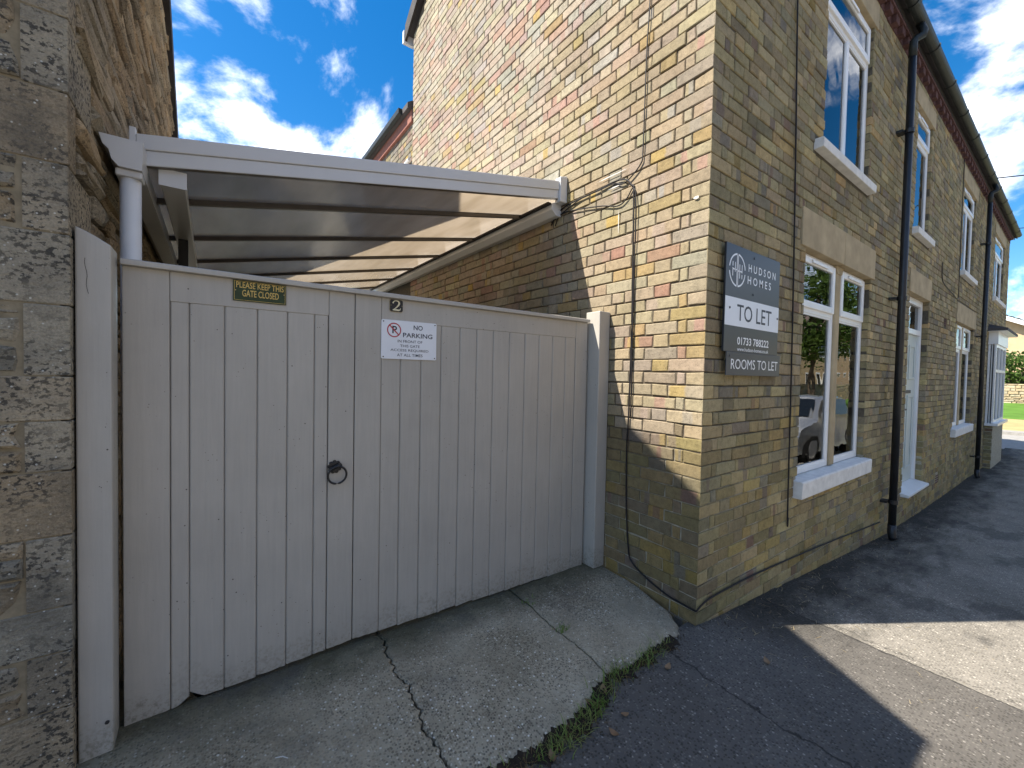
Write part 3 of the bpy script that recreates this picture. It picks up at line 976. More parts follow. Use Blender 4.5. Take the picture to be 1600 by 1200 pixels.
# dentil cornice under the eaves
corn = B()
corn.box(-0.003, HOUSE_END, -0.055, 0.24, 4.957, 5.03)
cornice = corn.mk('cornice', 'dentil', house)
dv = B().box(0, 0.105, -0.045, 0.02, 4.88, 4.956)
first = None
nd = int(HOUSE_END / 0.225)
for i in range(nd):
    x = 0.02 + i * 0.225
    if first is None:
        first = box('dentil', 'dentil', cornice, x, x + 0.108, -0.045, 0.0, 4.880, 4.955, bevel=0.004)
    else:
        o = first.copy(); COL.objects.link(o); o.parent = cornice
        o.location.x = first.location.x + i * 0.225
box('soffit_course', 'dentil', cornice, 0, HOUSE_END, -0.004, 0.10, 4.872, 4.957)

# gutter along the eaves with brackets and union joints
g = B()
GY, GZ, GR = -0.122, 5.080, 0.058
prof = [(GY + GR * math.cos(a), GZ + GR * math.sin(a)) for a in np.linspace(math.pi, 2 * math.pi, 13)]
inner = [(GY + (GR - .006) * math.cos(a), GZ + (GR - .006) * math.sin(a)) for a in np.linspace(2 * math.pi, math.pi, 13)]
g.prism(prof + inner, 0, -0.10, HOUSE_END + 0.12)
gutter = g.mk('gutter', 'gutter', house)
for i in range(15):
    x = 0.5 + i * 0.93
    if x > HOUSE_END: break
    h = B()
    pr = [(GY + (GR + .007) * math.cos(a), GZ + (GR + .007) * math.sin(a)) for a in np.linspace(math.pi - .12, 2 * math.pi + .12, 13)]
    pi_ = [(GY + (GR + .001) * math.cos(a), GZ + (GR + .001) * math.sin(a)) for a in np.linspace(2 * math.pi + .12, math.pi - .12, 13)]
    h.prism(pr + pi_, 0, x, x + (0.075 if i % 4 == 3 else 0.026))
    h.mk('bracket', 'gutter', gutter)
box('fascia_board', 'timber', house, -0.04, HOUSE_END + .2, -0.059, -0.0555, 4.985, 5.125)


def downpipe(x, label):
    p = B()
    zb = zg(x)
    y = -0.092
    p.tube([(x, y, zb + 0.10), (x, y, 4.70)], 0.033, 16)
    pipe = p.mk('downpipe', 'pipe', house, smooth=True)
    pipe['label'] = label
    n = B()
    n.tube([(x, y, 4.69), (x, y, 4.80), (x, y - .002, 4.845), (x + .02, y - .012, 4.875), (x + .05, GY - .03, 4.90), (x + .062, GY - .035, 4.94), (x + .062, GY - .005, 5.03)], 0.034, 14)
    n.mk('swan_neck', 'gutter', pipe, smooth=True)
    s = B()
    s.tube([(x, y, zb + 0.16), (x, y, zb + 0.07), (x - .002, y - .008, zb + 0.035), (x - .004, y - .02, zb + 0.008)], [0.037, 0.037, 0.037, 0.037], 14)
    s.mk('shoe', 'pipe', pipe, smooth=True)
    for z in (0.40 + zb, 2.25, 3.95):
        c = B()
        c.tube([(x, y, z - .02), (x, y, z + .02)], 0.041, 16)
        c.box(x - .075, x + .03, -0.06, -0.002, z - .012, z + .012)
        c.mk('clip', 'pipe', pipe)
    return pipe


downpipe(3.575, 'black round downpipe beside the grey front door')
downpipe(9.36, 'black round downpipe beside the bay window')

# lintels and sills
for i, (x0, x1, z0, z1) in enumerate(LINT):
    if i in (0,):
        xm = (x0 + x1) / 2 + 0.02
        l = B().box(x0, xm - .003, -0.012, 0.12, z0, z1).mk('lintel', 'sandstone', house, bevel=0.005)
        B().box(xm + .003, x1, -0.012, 0.12, z0, z1).mk('lintel', 'sandstone', house, bevel=0.005)
    else:
        l = B().box(x0, x1, -0.012, 0.12, z0, z1).mk('lintel', 'sandstone', house, bevel=0.005)
for (x0, x1, z0, z1) in SILL:
    n = 26
    V = []
    B_ = B()
    B_.prism([(-0.055, z0 + .004), (-0.058, z1 - .018), (-0.05, z1 - .008), (0.10, z1), (0.10, z0)], 0, x0, x1)
    B_.mk('sill', 'sillpaint', house, bevel=0.004)


def window(x0, x1, z0, z1, y, lights, transom=None, top_open=True, curtain=False, vent=True, name='window', parent=None):
    """lights: list of x cuts (mullions) ; transom: z of the transom ; the frame stands in the opening at depth y"""
    fw = 0.046
    p = B()
    d1 = y + 0.065
    p.box(x0, x0 + fw, y, d1, z0, z1); p.box(x1 - fw, x1, y, d1, z0, z1)
    p.box(x0 + fw, x1 - fw, y, d1, z1 - fw, z1); p.box(x0 + fw, x1 - fw, y, d1, z0, z0 + fw)
    cuts = [x0] + list(lights) + [x1]
    for c in lights:
        p.box(c - .028, c + .028, y + .001, d1, z0 + fw, (transom or z1) - (0 if transom else fw) - (0.025 if transom else 0))
    if transom:
        p.box(x0 + fw, x1 - fw, y + .001, d1, transom - .03, transom + .03)
    win = p.mk(name, 'white', parent or house, bevel=0.004)
    # lower lights
    ztop = (transom - .03) if transom else z1 - fw
    for a, b in zip(cuts[:-1], cuts[1:]):
        a_ = a + (fw if a == x0 else .028); b_ = b - (fw if b == x1 else .028)
        B().box(a_, b_, y + .016, y + .022, z0 + fw, ztop).mk('pane', 'glass', win)
        bead = B()
        for q in ((a_, a_ + .014, z0 + fw, ztop), (b_ - .014, b_, z0 + fw, ztop), (a_ + .014, b_ - .014, z0 + fw, z0 + fw + .014), (a_ + .014, b_ - .014, ztop - .014, ztop)):
            bead.box(q[0], q[1], y + .006, y + .0155, q[2], q[3])
        bead.mk('glazing_bead', 'white', win)
    if transom:
        a_, b_, zb, zt = x0 + .022, x1 - .022, transom + .006, z1 - .02
        cs = B(); w = .055; yo = y - .016
        cs.box(a_, a_ + w, yo, y + .05, zb, zt); cs.box(b_ - w, b_, yo, y + .05, zb, zt)
        cs.box(a_ + w, b_ - w, yo, y + .05, zt - w, zt); cs.box(a_ + w, b_ - w, yo, y + .05, zb, zb + w)
        cs.mk('casement', 'white', win, bevel=0.006)
        B().box(a_ + w, b_ - w, y - .002, y + .004, zb + w, zt - w).mk('pane', 'glass', win)
        if vent:
            B().box((a_ + b_) / 2 - .16, (a_ + b_) / 2 + .16, yo - .012, yo - .001, zt - .045, zt - .020).mk('trickle_vent', 'white', win, bevel=0.003)
    if curtain:
        V, F = [], []
        n = 60
        for i in range(n + 1):
            x = x0 + .05 + (x1 - x0 - .1) * i / n
            yy = y + .16 + 0.018 * math.sin(i * 1.15) + 0.008 * math.sin(i * 2.7)
            V += [(x, yy, z0 + .02), (x, yy, z1 - .03)]
        F = [(2 * i, 2 * i + 2, 2 * i + 3, 2 * i + 1) for i in range(n)]
        mk('curtain', V, F, 'curtain', win, smooth=True)
    return win


# ground floor pair either side of a stone mullion
mu = B().box(2.105, 2.215, 0.036, 0.14, 0.658, 2.33).mk('stone_mullion', 'sandstone', house, bevel=0.01)
B().prism([(2.07, 2.362), (2.105, 2.30), (2.215, 2.30), (2.25, 2.362)], 1, 0.030, 0.13).mk('corbel', 'sandstone', mu)
window(1.333, 2.103, 0.658, 2.362, 0.052, [], 1.945, name='window')
window(2.217, 2.882, 0.658, 2.362, 0.052, [], 1.945, name='window')
window(1.603, 2.697, 3.193, 4.617, 0.036, [2.16], 4.28, curtain=True)
window(4.423, 5.157, 3.193, 4.577, 0.036, [], 4.26, curtain=True)
window(7.523, 8.657, 3.193, 4.577, 0.036, [8.10], 4.26, curtain=True)
window(11.353, 12.947, 3.253, 4.577, 0.036, [12.15], 4.20, curtain=True)
mu = B().box(8.16, 8.27, 0.036, 0.14, 0.658, 2.33).mk('stone_mullion', 'sandstone', house, bevel=0.01)
window(7.423, 8.158, 0.658, 2.357, 0.052, [], 1.945)
window(8.272, 9.047, 0.658, 2.357, 0.052, [], 1.945)

# front door with fanlight and threshold
D0, D1, DY = 4.403, 5.397, 0.062
p = B()
p.box(D0, D0 + .06, DY, DY + .08, 0.10, 2.437); p.box(D1 - .06, D1, DY, DY + .08, 0.10, 2.437)
p.box(D0 + .06, D1 - .06, DY, DY + .08, 2.36, 2.437); p.box(D0 + .06, D1 - .06, DY, DY + .08, 1.99, 2.055)
door = p.mk('door', 'white', house, bevel=0.004)
B().box(D0 + .06, D1 - .06, DY + .03, DY + .036, 2.055, 2.36).mk('pane', 'glass', door)
lf = B().box(D0 + .062, D1 - .062, DY + .030, DY + .07, 0.112, 1.988)
lf.mk('door_leaf', 'door', door)
for (a, b, z0, z1) in ((0.11, .40, 1.42, 1.86), (.47, .76, 1.42, 1.86), (0.11, .40, .28, 1.22), (.47, .76, .28, 1.22)):
    q = B()
    X0, X1 = D0 + .062 + a, D0 + .062 + b
    for s in ((X0, X1, z0, z0 + .03), (X0, X1, z1 - .03, z1), (X0, X0 + .03, z0 + .03, z1 - .03), (X1 - .03, X1, z0 + .03, z1 - .03)):
        q.box(s[0], s[1], DY + .020, DY + .0295, s[2], s[3])
    q.mk('door_panel', 'door', door, bevel=0.004)
B().box(D0 + .16, D0 + .30, DY - .02, DY - .005, 1.04, 1.06).box(D0 + .145, D0 + .175, DY - .012, DY + .029, 0.98, 1.16).mk('handle', 'darkmetal', door, bevel=0.003)
B().box(D0 + .30, D1 - .34, DY + .016, DY + .0295, 1.245, 1.285).mk('letter_plate', 'darkmetal', door, bevel=0.003)
B().prism([(-0.075, 0.04), (-0.075, 0.07), (0.10, 0.105), (0.14, 0.105), (0.14, 0.04)], 0, 4.34, 5.40).mk('threshold', 'white', door, bevel=0.004)
box('door_step', 'dentil', house, 4.404, 5.396, 0.012, 0.14, -0.42, 0.026)
for (x0, x1, z0, z1) in AIR:
    a = B()
    a.box(x0 + .004, x1 - .004, 0.012, 0.05, z0 + .004, z1 - .004)
    o = a.mk('air_brick', 'timber', house)
    s = B()
    for i in range(4):
        zz = z0 + .02 + i * (z1 - z0 - .03) / 4
        s.box(x0 + .01, x1 - .01, 0.0, 0.0118, zz, zz + .012)
    s.mk('grille', 'dentil', o)

# square bay window at the far end
BX0, BX1, BY = 10.98, 12.75, -0.12
bay = B()
bay.box(BX0, BX1, BY, 0.0, -0.62, 0.50)
bayo = bay.mk('bay_window', 'mortar', house)
rows = [(b[0], b[1], b[2], b[3], b[4], b[5], b[6], b[7], False) for b in brick_list('f', abs(BY) , -0.5, 0.50, [], 0, 77)]
V, F, at = brick_geo(rows, seed=9)
P = np.stack([BX0 - 0.006 + V[:, 1], -V[:, 0], V[:, 2]], 1)
tag(mk('bay_brickwork', P, [tuple(q) for q in F], 'brick', bayo, attrs=at), kind='stuff')
box('bay_sill', 'white', bayo, BX0 - .06, BX1 + .06, BY - .07, -0.005, 0.501, 0.555)
fr = B()
for (y0, y1) in ((BY, BY + .05), (-0.055, -0.006), ((BY) / 2 - .03, (BY) / 2 + .02)):
    fr.box(BX0, BX0 + .06, y0, y1, 0.556, 2.20)
for (z0, z1) in ((0.556, 0.61), (1.62, 1.68), (2.14, 2.20)):
    fr.box(BX0 + .002, BX0 + .058, BY + .05, -0.055, z0, z1)
for x in np.linspace(BX0 + .06, BX1 - .06, 4):
    fr.box(x, x + .05, BY + .002, BY + .058, 0.556, 2.20)
for (z0, z1) in ((0.556, 0.61), (1.62, 1.68), (2.14, 2.20)):
    fr.box(BX0 + .06, BX1, BY + .004, BY + .05, z0, z1)
fr.mk('bay_frame', 'white', bayo)
B().box(BX0 + .025, BX0 + .031, BY + .05, -0.055, 0.61, 2.14).mk('pane', 'glass', bayo)
B().box(BX0 + .06, BX1 - .01, BY + .025, BY + .031, 0.61, 2.14).mk('pane', 'glass', bayo)
V = []
for i in range(13):
    V += [(BX0 + .10 + .012 * (i % 2), BY + .06 + (-.06 - BY - .06) * i / 12, z) for z in (0.62, 2.12)]
mk('curtain', V, [(2 * i, 2 * i + 2, 2 * i + 3, 2 * i + 1) for i in range(12)], 'curtain', bayo)
box('bay_fascia', 'white', bayo, BX0 - .02, BX1 + .02, BY - .02, -0.004, 2.201, 2.46)
br = B()
br.add([(BX0 - .16, BY - .15, 2.47), (BX1 + .16, BY - .15, 2.47), (BX1 + .05, -0.003, 2.56), (BX0 - .05, -0.003, 2.56), (BX0 - .16, BY - .15, 2.52), (BX1 + .16, BY - .15, 2.52), (BX1 + .05, -0.003, 2.62), (BX0 - .05, -0.003, 2.62), (BX0 - .16, -0.003, 2.47), (BX0 - .16, -0.003, 2.52)],
       [(4, 5, 6, 7), (0, 1, 5, 4), (4, 7, 9), (0, 4, 9, 8), (0, 8, 3), (0, 3, 2, 1), (1, 2, 6, 5)])
br.mk('bay_roof', 'slate', bayo)
box('bay_soffit', 'white', bayo, BX0 - .15, BX1 + .15, BY - .14, -0.004, 2.461, 2.469)

# rear wing beyond the gable
wing = thing('rear_wing', 'lower brick rear wing with red eaves course behind the gable', 'house', (1.5, 5.4, 0))
B().box(0.03, 3.0, GABLE_D + .002, 6.6, 0, 4.78).mk('wing_wall', 'mortar', wing)
wb = brick_list('g', 6.6, 3.2, 4.76, [(0, GABLE_D + .02, -2, 9)], 0, 41)
V, F, at = brick_geo([b[:5] + (tuple(x * .62 for x in b[5]),) + b[6:] for b in wb], seed=3)
V[:, 0] += 0.024
tag(mk('brickwork', V, F, 'brick', wing, attrs=at), kind='stuff')
box('eaves_course', 'redcourse', wing, -0.015, 0.028, GABLE_D + .003, 6.6, 4.78, 4.93)
B().prism([(-0.07, 4.935), (-0.07, 5.01), (1.5, 6.0), (3.1, 5.01), (3.1, 4.935)], 1, GABLE_D + .003, 6.7).mk('roof', 'slate', wing)
B().prism([(-0.12, 4.95), (-0.125, 5.01), (-0.04, 5.01), (-0.045, 4.95), (-0.08, 4.925)], 1, GABLE_D + .2, 6.7).mk('gutter', 'gutter', wing)
B().tube([(-0.01, 6.1, 4.05), (-0.01, 4.30, 4.30)], 0.022, 8).mk('waste_pipe', 'white', wing)

# ------------------------------------------------------------------ gate
GF = 0.765           # front plane of the gate


def post_mesh(name, x0, x1, y0, y1, z0, zl, zr, label, curved):
    B_ = B()
    n = 14
    top = []
    for i in range(n + 1):
        t = i / n
        x = x0 + (x1 - x0) * t
        z = zl + (zr - zl) * (t ** (1.25 if curved else 1.0))
        top.append((x, z))
    poly = [(x0, z0), (x1, z0 + .01)] + list(reversed(top))
    B_.prism(poly, 1, y0, y1)
    o = B_.mk(name, 'post', None, bevel=0.006, base=True)
    return tag(o, label, 'gate post', 'square timber posts at the gate ends')


pl = post_mesh('gate_post', -2.557, -2.471, 0.675, 0.785, 0.050, 1.843, 1.795, 'taupe gate post split near its sloping top, against the stone wall', True)
mkp = B()
zz = np.linspace(1.745, 1.63, 9)
for a, b in zip(zz[:-1], zz[1:]):
    xa, xb = -2.536 + .010 * (1.79 - a) / .19 + .002 * math.sin(a * 90), -2.536 + .010 * (1.79 - b) / .19 + .002 * math.sin(b * 90)
    mkp.add([(xa, .6735, a), (xa + .0012, .6735, a), (xb + .0012, .6735, b), (xb, .6735, b)], [(3, 2, 1, 0)])
mkp.mk('split', 'timber', pl)
B().tube([(-2.487, .679, .185), (-2.487, .671, .185)], .006, 10).mk('nail', 'timber', pl)
pr = B()
pr.box(-0.104, -0.003, 0.675, 0.80, 0.085, 1.826)
pro = pr.mk('gate_post', 'post', None, bevel=0.005, base=True)
tag(pro, 'taupe square gate post against the sunlit brick gable', 'gate post', 'square timber posts at the gate ends')


def plank(name, parent, x0, x1, z0, z1, yf=GF + .0025, notch=None, dx=0.0):
    """board with chamfered long edges; the foot can be broken away"""
    c = 0.0045
    B_ = B()
    xs = [x0, x0 + c, x1 - c, x1]
    foot = [z0 + random.uniform(-.003, .004) for _ in range(6)]
    nseg = 5
    xin = np.linspace(x0 + c, x1 - c, nseg + 1)
    zf = list(foot)
    if notch:
        for i in range(nseg + 1):
            for nx, w, h in notch:
                zf[i] += max(0.0, h * (1 - abs(xin[i] - nx) / w))
    row = [(x0, yf + c)] + [(x, yf) for x in xin] + [(x1, yf + c), (x1, yf + .022), (x0, yf + .022)]
    zb = [zf[0]] + zf + [zf[-1], zf[-1], zf[0]]
    n = len(row)
    v = [(x, y, z) for (x, y), z in zip(row, zb)] + [(x, y, z1) for (x, y) in row]
    f = [(i, (i + 1) % n, (i + 1) % n + n, i + n) for i in range(n)] + [tuple(range(n - 1, -1, -1)), tuple(range(n, 2 * n))]
    B_.add(v, f)
    return B_.mk(name, 'gate', parent)


def leaf_gate(x0, x1, s0, s1, cuts, zb0, zb1, label, notches):
    t = thing('gate_leaf', label, 'gate', ((x0 + x1) / 2, GF + .03, 0.1), 'two leaves of the taupe timber gate')
    zb = lambda x: zb0 + (zb1 - zb0) * (x - x0) / (x1 - x0)
    top = 1.752
    for (a, b) in ((x0, s0), (s1, x1)):
        q = B()
        ns = [n_ for n_ in notches if a - .05 < n_[0] < b + .05]
        za, zc = zb(a), zb(b)
        pts = [(a, za)]
        for i in range(1, 8):
            x = a + (b - a) * i / 8
            pts.append((x, zb(x) + sum(max(0, h * (1 - abs(x - nx) / w)) for nx, w, h in ns) + random.uniform(-.002, .002)))
        if any(abs(nx - b) < .01 for nx, w, h in ns): zc += max(h for nx, w, h in ns if abs(nx - b) < .01)
        if any(abs(nx - a) < .01 for nx, w, h in ns): pts[0] = (a, za + max(h for nx, w, h in ns if abs(nx - a) < .01))
        pts += [(b, zc), (b, top), (a, top)]
        q.prism(pts, 1, GF, GF + .045)
        q.mk('stile', 'gate', t, bevel=0.003)
    box('top_rail', 'gate', t, s0 + .0012, s1 - .0012, GF + .0004, GF + .045, 1.640, top, bevel=0.003)
    box('light_stop', 'gate', t, s0 - .004, s1 + .004, GF + .0285, GF + .0298, max(zb0, zb1) + .09, 1.66)  # unseen sheet added to stop light leaking through the plank gaps
    box('bottom_brace', 'gate', t, s0 + .002, s1 - .002, GF + .030, GF + .046, 0.30, 0.42)
    for a, b in zip(cuts[:-1], cuts[1:]):
        plank('plank', t, a + .0008, b - .0008, zb((a + b) / 2), 1.6395, notch=notches)
    B().prism([(GF - .022, 1.752), (GF - .022, 1.772), (GF + .010, 1.779), (GF + .055, 1.779), (GF + .055, 1.752)], 0, x0 - .003, x1 + .003).mk('capping', 'post', t, bevel=0.003)
    return t


gl = leaf_gate(-2.457, -1.661, -2.327, -1.772, [-2.326, -2.269, -2.158, -2.047, -1.937, -1.831, -1.7735], 0.086, 0.119, 'taupe timber gate leaf with the black ring handle and green sign', [(-2.266, .024, .034), (-2.235, .012, .014), (-2.175, .02, .010)])
gr = leaf_gate(-1.657, -0.124, -1.536, -0.232, [-1.5355, -1.437, -1.328, -1.216, -1.104, -.998, -.887, -.773, -.658, -.547, -.435, -.324, -.2325], 0.119, 0.080, 'wider taupe timber gate leaf carrying the no parking sign', [])

# ring handle
hx, hz = -1.744, 0.955
hd = B()
for k_ in range(9):
    a = 2 * math.pi * k_ / 9 + .2
    hd.disc((hx + .023 * math.cos(a), hz + .023 * math.sin(a)), .0085, GF - .006, .006, 10)
hd.disc((hx, hz), .024, GF - .009, .009, 24)
handle = hd.mk('handle', 'black', gl, bevel=0.0015)
B().tube([(hx - .026, GF - .018, hz - .010), (hx + .026, GF - .018, hz + .012)], .0085, 10).mk('spindle', 'black', handle, smooth=True)
ring = [(hx + .008 + .040 * math.cos(a), GF - .020 - .004 * math.sin(a), hz - .036 + .040 * math.sin(a)) for a in np.linspace(0, 2 * math.pi, 33)[:-1]]
B().tube(ring, .0048, 8, closed=True).mk('ring', 'black', handle, smooth=True)
B().tube([(-1.585, GF + .065, .26), (-1.585, GF + .065, .062)], .008, 8).mk('drop_bolt', 'black', gr)

# ------------------------------------------------------------------ signs
s = thing('gate_sign', 'small dark green sign with gold letters on the gate', 'sign', (-2.038, GF, 1.71))
box('plate', 'signgreen', s, -2.132, -1.944, GF - .0045, GF - .0005, 1.667, 1.7505, bevel=0.001)
yb = GF - .0052
bb = B()
for q in ((-2.128, -1.948, 1.6705, 1.6717), (-2.128, -1.948, 1.7460, 1.7472), (-2.128, -2.1268, 1.6717, 1.746), (-1.9492, -1.948, 1.6717, 1.746)):
    bb.add([(q[0], yb, q[2]), (q[1], yb, q[2]), (q[1], yb, q[3]), (q[0], yb, q[3])], [(0, 1, 2, 3)])
bb.mk('border', 'gold', s)
text('lettering', 'PLEASE KEEP THIS', 'gold', s, -2.121, -1.954, 1.7195, 1.7440, yb, 0.012)
text('lettering', 'GATE CLOSED', 'gold', s, -2.101, -1.972, 1.6860, 1.7130, yb, 0.012)
for sx in (-2.1235, -1.9525):
    B().disc((sx, 1.709), .0022, GF - .0062, .0015, 8).mk('screw', 'brass', s)

s = thing('number_plate', 'small black number 2 plate on the gate', 'sign', (-1.465, GF, 1.72))
c_ = .010
def rrect(x0, x1, z0, z1, r, y0, y1, n=5):
    pts = []
    for (cx, cz, a0) in ((x1 - r, z1 - r, 0), (x0 + r, z1 - r, 90), (x0 + r, z0 + r, 180), (x1 - r, z0 + r, 270)):
        for i in range(n + 1):
            a = math.radians(a0 + 90 * i / n)
            pts.append((cx + r * math.cos(a), cz + r * math.sin(a)))
    return B().prism(pts, 1, y0, y1)
rrect(-1.4972, -1.4318, 1.6893, 1.7477, c_ * .85, GF - .004, GF - .0003).mk('edge', 'brass', s)
rrect(-1.4965, -1.4325, 1.690, 1.747, c_ * .8, GF - .0062, GF - .0041).mk('plate', 'black', s)
# serif figure two drawn as a swelling stroke
def stroke(pts, ws, y):
    V, F = [], []
    n = len(pts)
    for i in range(n):
        a, b = Vector(pts[max(i - 1, 0)]), Vector(pts[min(i + 1, n - 1)])
        t = (b - a).normalized(); nn = Vector((-t.y, t.x))
        p = Vector(pts[i])
        V += [(p.x + nn.x * ws[i], y, p.y + nn.y * ws[i]), (p.x - nn.x * ws[i], y, p.y - nn.y * ws[i])]
    F = [(2 * i, 2 * i + 1, 2 * i + 3, 2 * i + 2) for i in range(n - 1)]
    return V, F
def U(a, b): return (-1.4885 + a * .048, 1.6945 + b * .049)
curve = [U(.12, .70), U(.16, .82), U(.28, .94), U(.46, .985), U(.64, .95), U(.76, .84), U(.78, .70), U(.70, .54), U(.54, .36), U(.34, .19), U(.16, .05)]
V, F = stroke(curve, [.0040, .0028, .0020, .0021, .0032, .0042, .0045, .0040, .0030, .0022, .0018], GF - .0068)
V2, F2 = stroke([U(.10, .055), U(.40, .065), U(.72, .05), U(.86, .10), U(.93, .26)], [.0026, .0036, .0036, .0026, .0010], GF - .0069)
B().add(V, F).add(V2, F2).mk('numeral', 'cream', s)
for sx in (-1.4925, -1.4365):
    B().disc((sx, 1.7185), .0016, GF - .0074, .0012, 8).mk('screw', 'brass', s)

s = thing('parking_sign', 'white no parking sign with red circle on the gate', 'sign', (-1.392, GF, 1.55))
rrect(-1.537, -1.248, 1.4575, 1.648, .007, GF - .0045, GF - .0005).mk('plate', 'signwhite', s)
yb = GF - .0052
B().ring((-1.4745, 1.599), .0300, .0355, yb).mk('red_circle', 'red', s)
text('lettering', 'P', 'print_dark', s, -1.4840, -1.4600, 1.5825, 1.6190, yb - .0002, 0.02)
a = Vector((-1.4745 - .0225, 1.599 + .0225)); b = Vector((-1.4745 + .0225, 1.599 - .0225)); nn = Vector((.0021, .0021))
B().add([(a.x - nn.x, yb - .0005, a.y - nn.y), (b.x - nn.x, yb - .0005, b.y - nn.y), (b.x + nn.x, yb - .0005, b.y + nn.y), (a.x + nn.x, yb - .0005, a.y + nn.y)], [(0, 1, 2, 3)]).mk('red_bar', 'red', s)
for tx, x0, x1, z0, z1, w in (('NO', -1.374, -1.325, 1.6060, 1.6300, .012), ('PARKING', -1.429, -1.271, 1.5665, 1.5895, .012), ('IN FRONT OF', -1.456, -1.326, 1.5395, 1.5530, .004), ('THIS GATE', -1.443, -1.340, 1.5170, 1.5300, .004), ('ACCESS REQUIRED', -1.492, -1.292, 1.4940, 1.5080, .004), ('AT ALL TIMES', -1.459, -1.324, 1.4710, 1.4850, .004)):
    text('lettering', tx, 'print_dark', s, x0, x1, z0, z1, yb, w)
for sx in (-1.5275, -1.2575):
    for sz in (1.467, 1.6385):
        B().disc((sx, sz), .0032, GF - .0062, .0015, 10).mk('screw', 'darkmetal', s)

# letting board on the house front
s = thing('letting_board', 'charcoal letting board reading TO LET on the corner of the house', 'sign', (.5, -.02, 1.8))
box('upper_panel', 'board', s, .142, .836, -.030, -.018, 1.549, 2.163, bevel=0.0015)
box('lower_panel', 'board2', s, .166, .866, -.036, -.0305, 1.412, 1.548, bevel=0.0015)
box('back_batten', 'timber', s, .22, .80, -.0178, .0, 1.60, 2.10)
yb = -.0308
B().add([(.1435, yb, 1.699), (.8345, yb, 1.699), (.8345, yb, 1.863), (.1435, yb, 1.863)], [(0, 1, 2, 3)]).mk('white_band', 'signwhite', s)
lg = B()
lc, R0, R1 = (.271, 2.0215), .0865, .0965
for (a0, a1) in ((8, 86), (94, 172), (188, 266), (274, 352)):
    lg.ring(lc, R0, R1, yb, 14, 1.0, math.radians(a0), math.radians(a1))
def q4(x0, x1, z0, z1): lg.add([(lc[0] + x0, yb, lc[1] + z0), (lc[0] + x1, yb, lc[1] + z0), (lc[0] + x1, yb, lc[1] + z1), (lc[0] + x0, yb, lc[1] + z1)], [(0, 1, 2, 3)])
q4(-.009, -.002, -.086, .086); q4(.003, .010, -.086, .086)
q4(-.058, -.050, -.038, .010); q4(-.058, -.050, .018, .044); q4(-.030, -.022, -.012, .044); q4(-.050, -.009, -.002, .006)
q4(.050, .058, -.010, .038); q4(.050, .058, -.044, -.018); q4(.022, .030, -.044, .038); q4(.010, .050, -.006, .002)
lg.mk('logo', 'print_white', s)
for tx, x0, x1, z0, z1, w, mt, yy in (('H U D S O N', .404, .770, 2.034, 2.081, .012, 'print_white', yb), ('H O M E S', .397, .708, 1.961, 2.009, .012, 'print_white', yb), ('TO LET', .281, .730, 1.733, 1.829, .004, 'print_dark', yb - .0006), ('01733 788222', .296, .704, 1.593, 1.639, .016, 'print_white', yb), ('www.hudson-homes.co.uk', .298, .704, 1.557, 1.579, .010, 'print_white', yb), ('ROOMS TO LET', .219, .832, 1.449, 1.508, .0, 'print_white', -.0368)):
    text('lettering', tx, mt, s, x0, x1, z0, z1, yy, w)
for (sx, sz) in ((.475, 2.125), (.475, 1.905), (.195, 1.80), (.815, 1.79), (.205, 1.526)):
    B().disc((sx, sz), .007, -.0335 if sz > 1.55 else -.0385, .0025, 12).mk('screw', 'board2', s)

# ------------------------------------------------------------------ lean-to canopy
can = thing('lean_to_canopy', 'white framed lean-to canopy with bronze plastic roof above the gate', 'canopy', (-1.25, 1.3, 0))
CX0, CX1 = -2.46, -0.02
def cz(x): return 2.735 + 0.20 * x         # underside of the roof sheets
CY0, CY1 = 1.17, 5.9
fa = B()
for (a, b, y0, y1) in ((0.070, 0.135, CY0 - .030, CY0 + .012), (0.006, 0.0695, CY0 - .022, CY0 + .012)):
    fa.add([(CX0, y0, cz(CX0) + a), (-.075, y0, cz(-.075) + a), (-.075, y0, cz(-.075) + b), (CX0, y0, cz(CX0) + b), (CX0, y1, cz(CX0) + a), (-.075, y1, cz(-.075) + a), (-.075, y1, cz(-.075) + b), (CX0, y1, cz(CX0) + b)],
           [(0, 1, 2, 3), (7, 6, 5, 4), (0, 4, 5, 1), (3, 2, 6, 7), (1, 5, 6, 2), (0, 3, 7, 4)])
fa.mk('fascia', 'canopy_white', can, bevel=0.004)
B().prism([(-2.482, 2.255), (-2.482, 2.402), (CX0 + .0, 2.402), (CX0 + .0, 2.255)], 1, CY0 - .030, CY0 - .005).mk('end_trim', 'canopy_white', can, bevel=0.003)
B().prism([(-.0745, 2.70), (-.0745, 2.885), (-.004, 2.905), (-.004, 2.70)], 1, CY0 - .042, CY0 + .02).mk('end_cap', 'canopy_white', can, bevel=0.006)
ybars = [CY0 + .02, 1.58, 2.34, 3.10, 3.86, 4.62, 5.38]
for a, b in zip(ybars[:-1], ybars[1:]):
    q = B()
    if a < CY0 + .05: a = CY0 - .032
    q.add([(CX0 + .03, a + .012, cz(CX0 + .03) + .005), (CX1 - .02, a + .012, cz(CX1 - .02) + .005), (CX1 - .02, b - .012, cz(CX1 - .02) + .005), (CX0 + .03, b - .012, cz(CX0 + .03) + .005)], [(3, 2, 1, 0)])
    q.mk('roof_panel', 'polycarb', can)
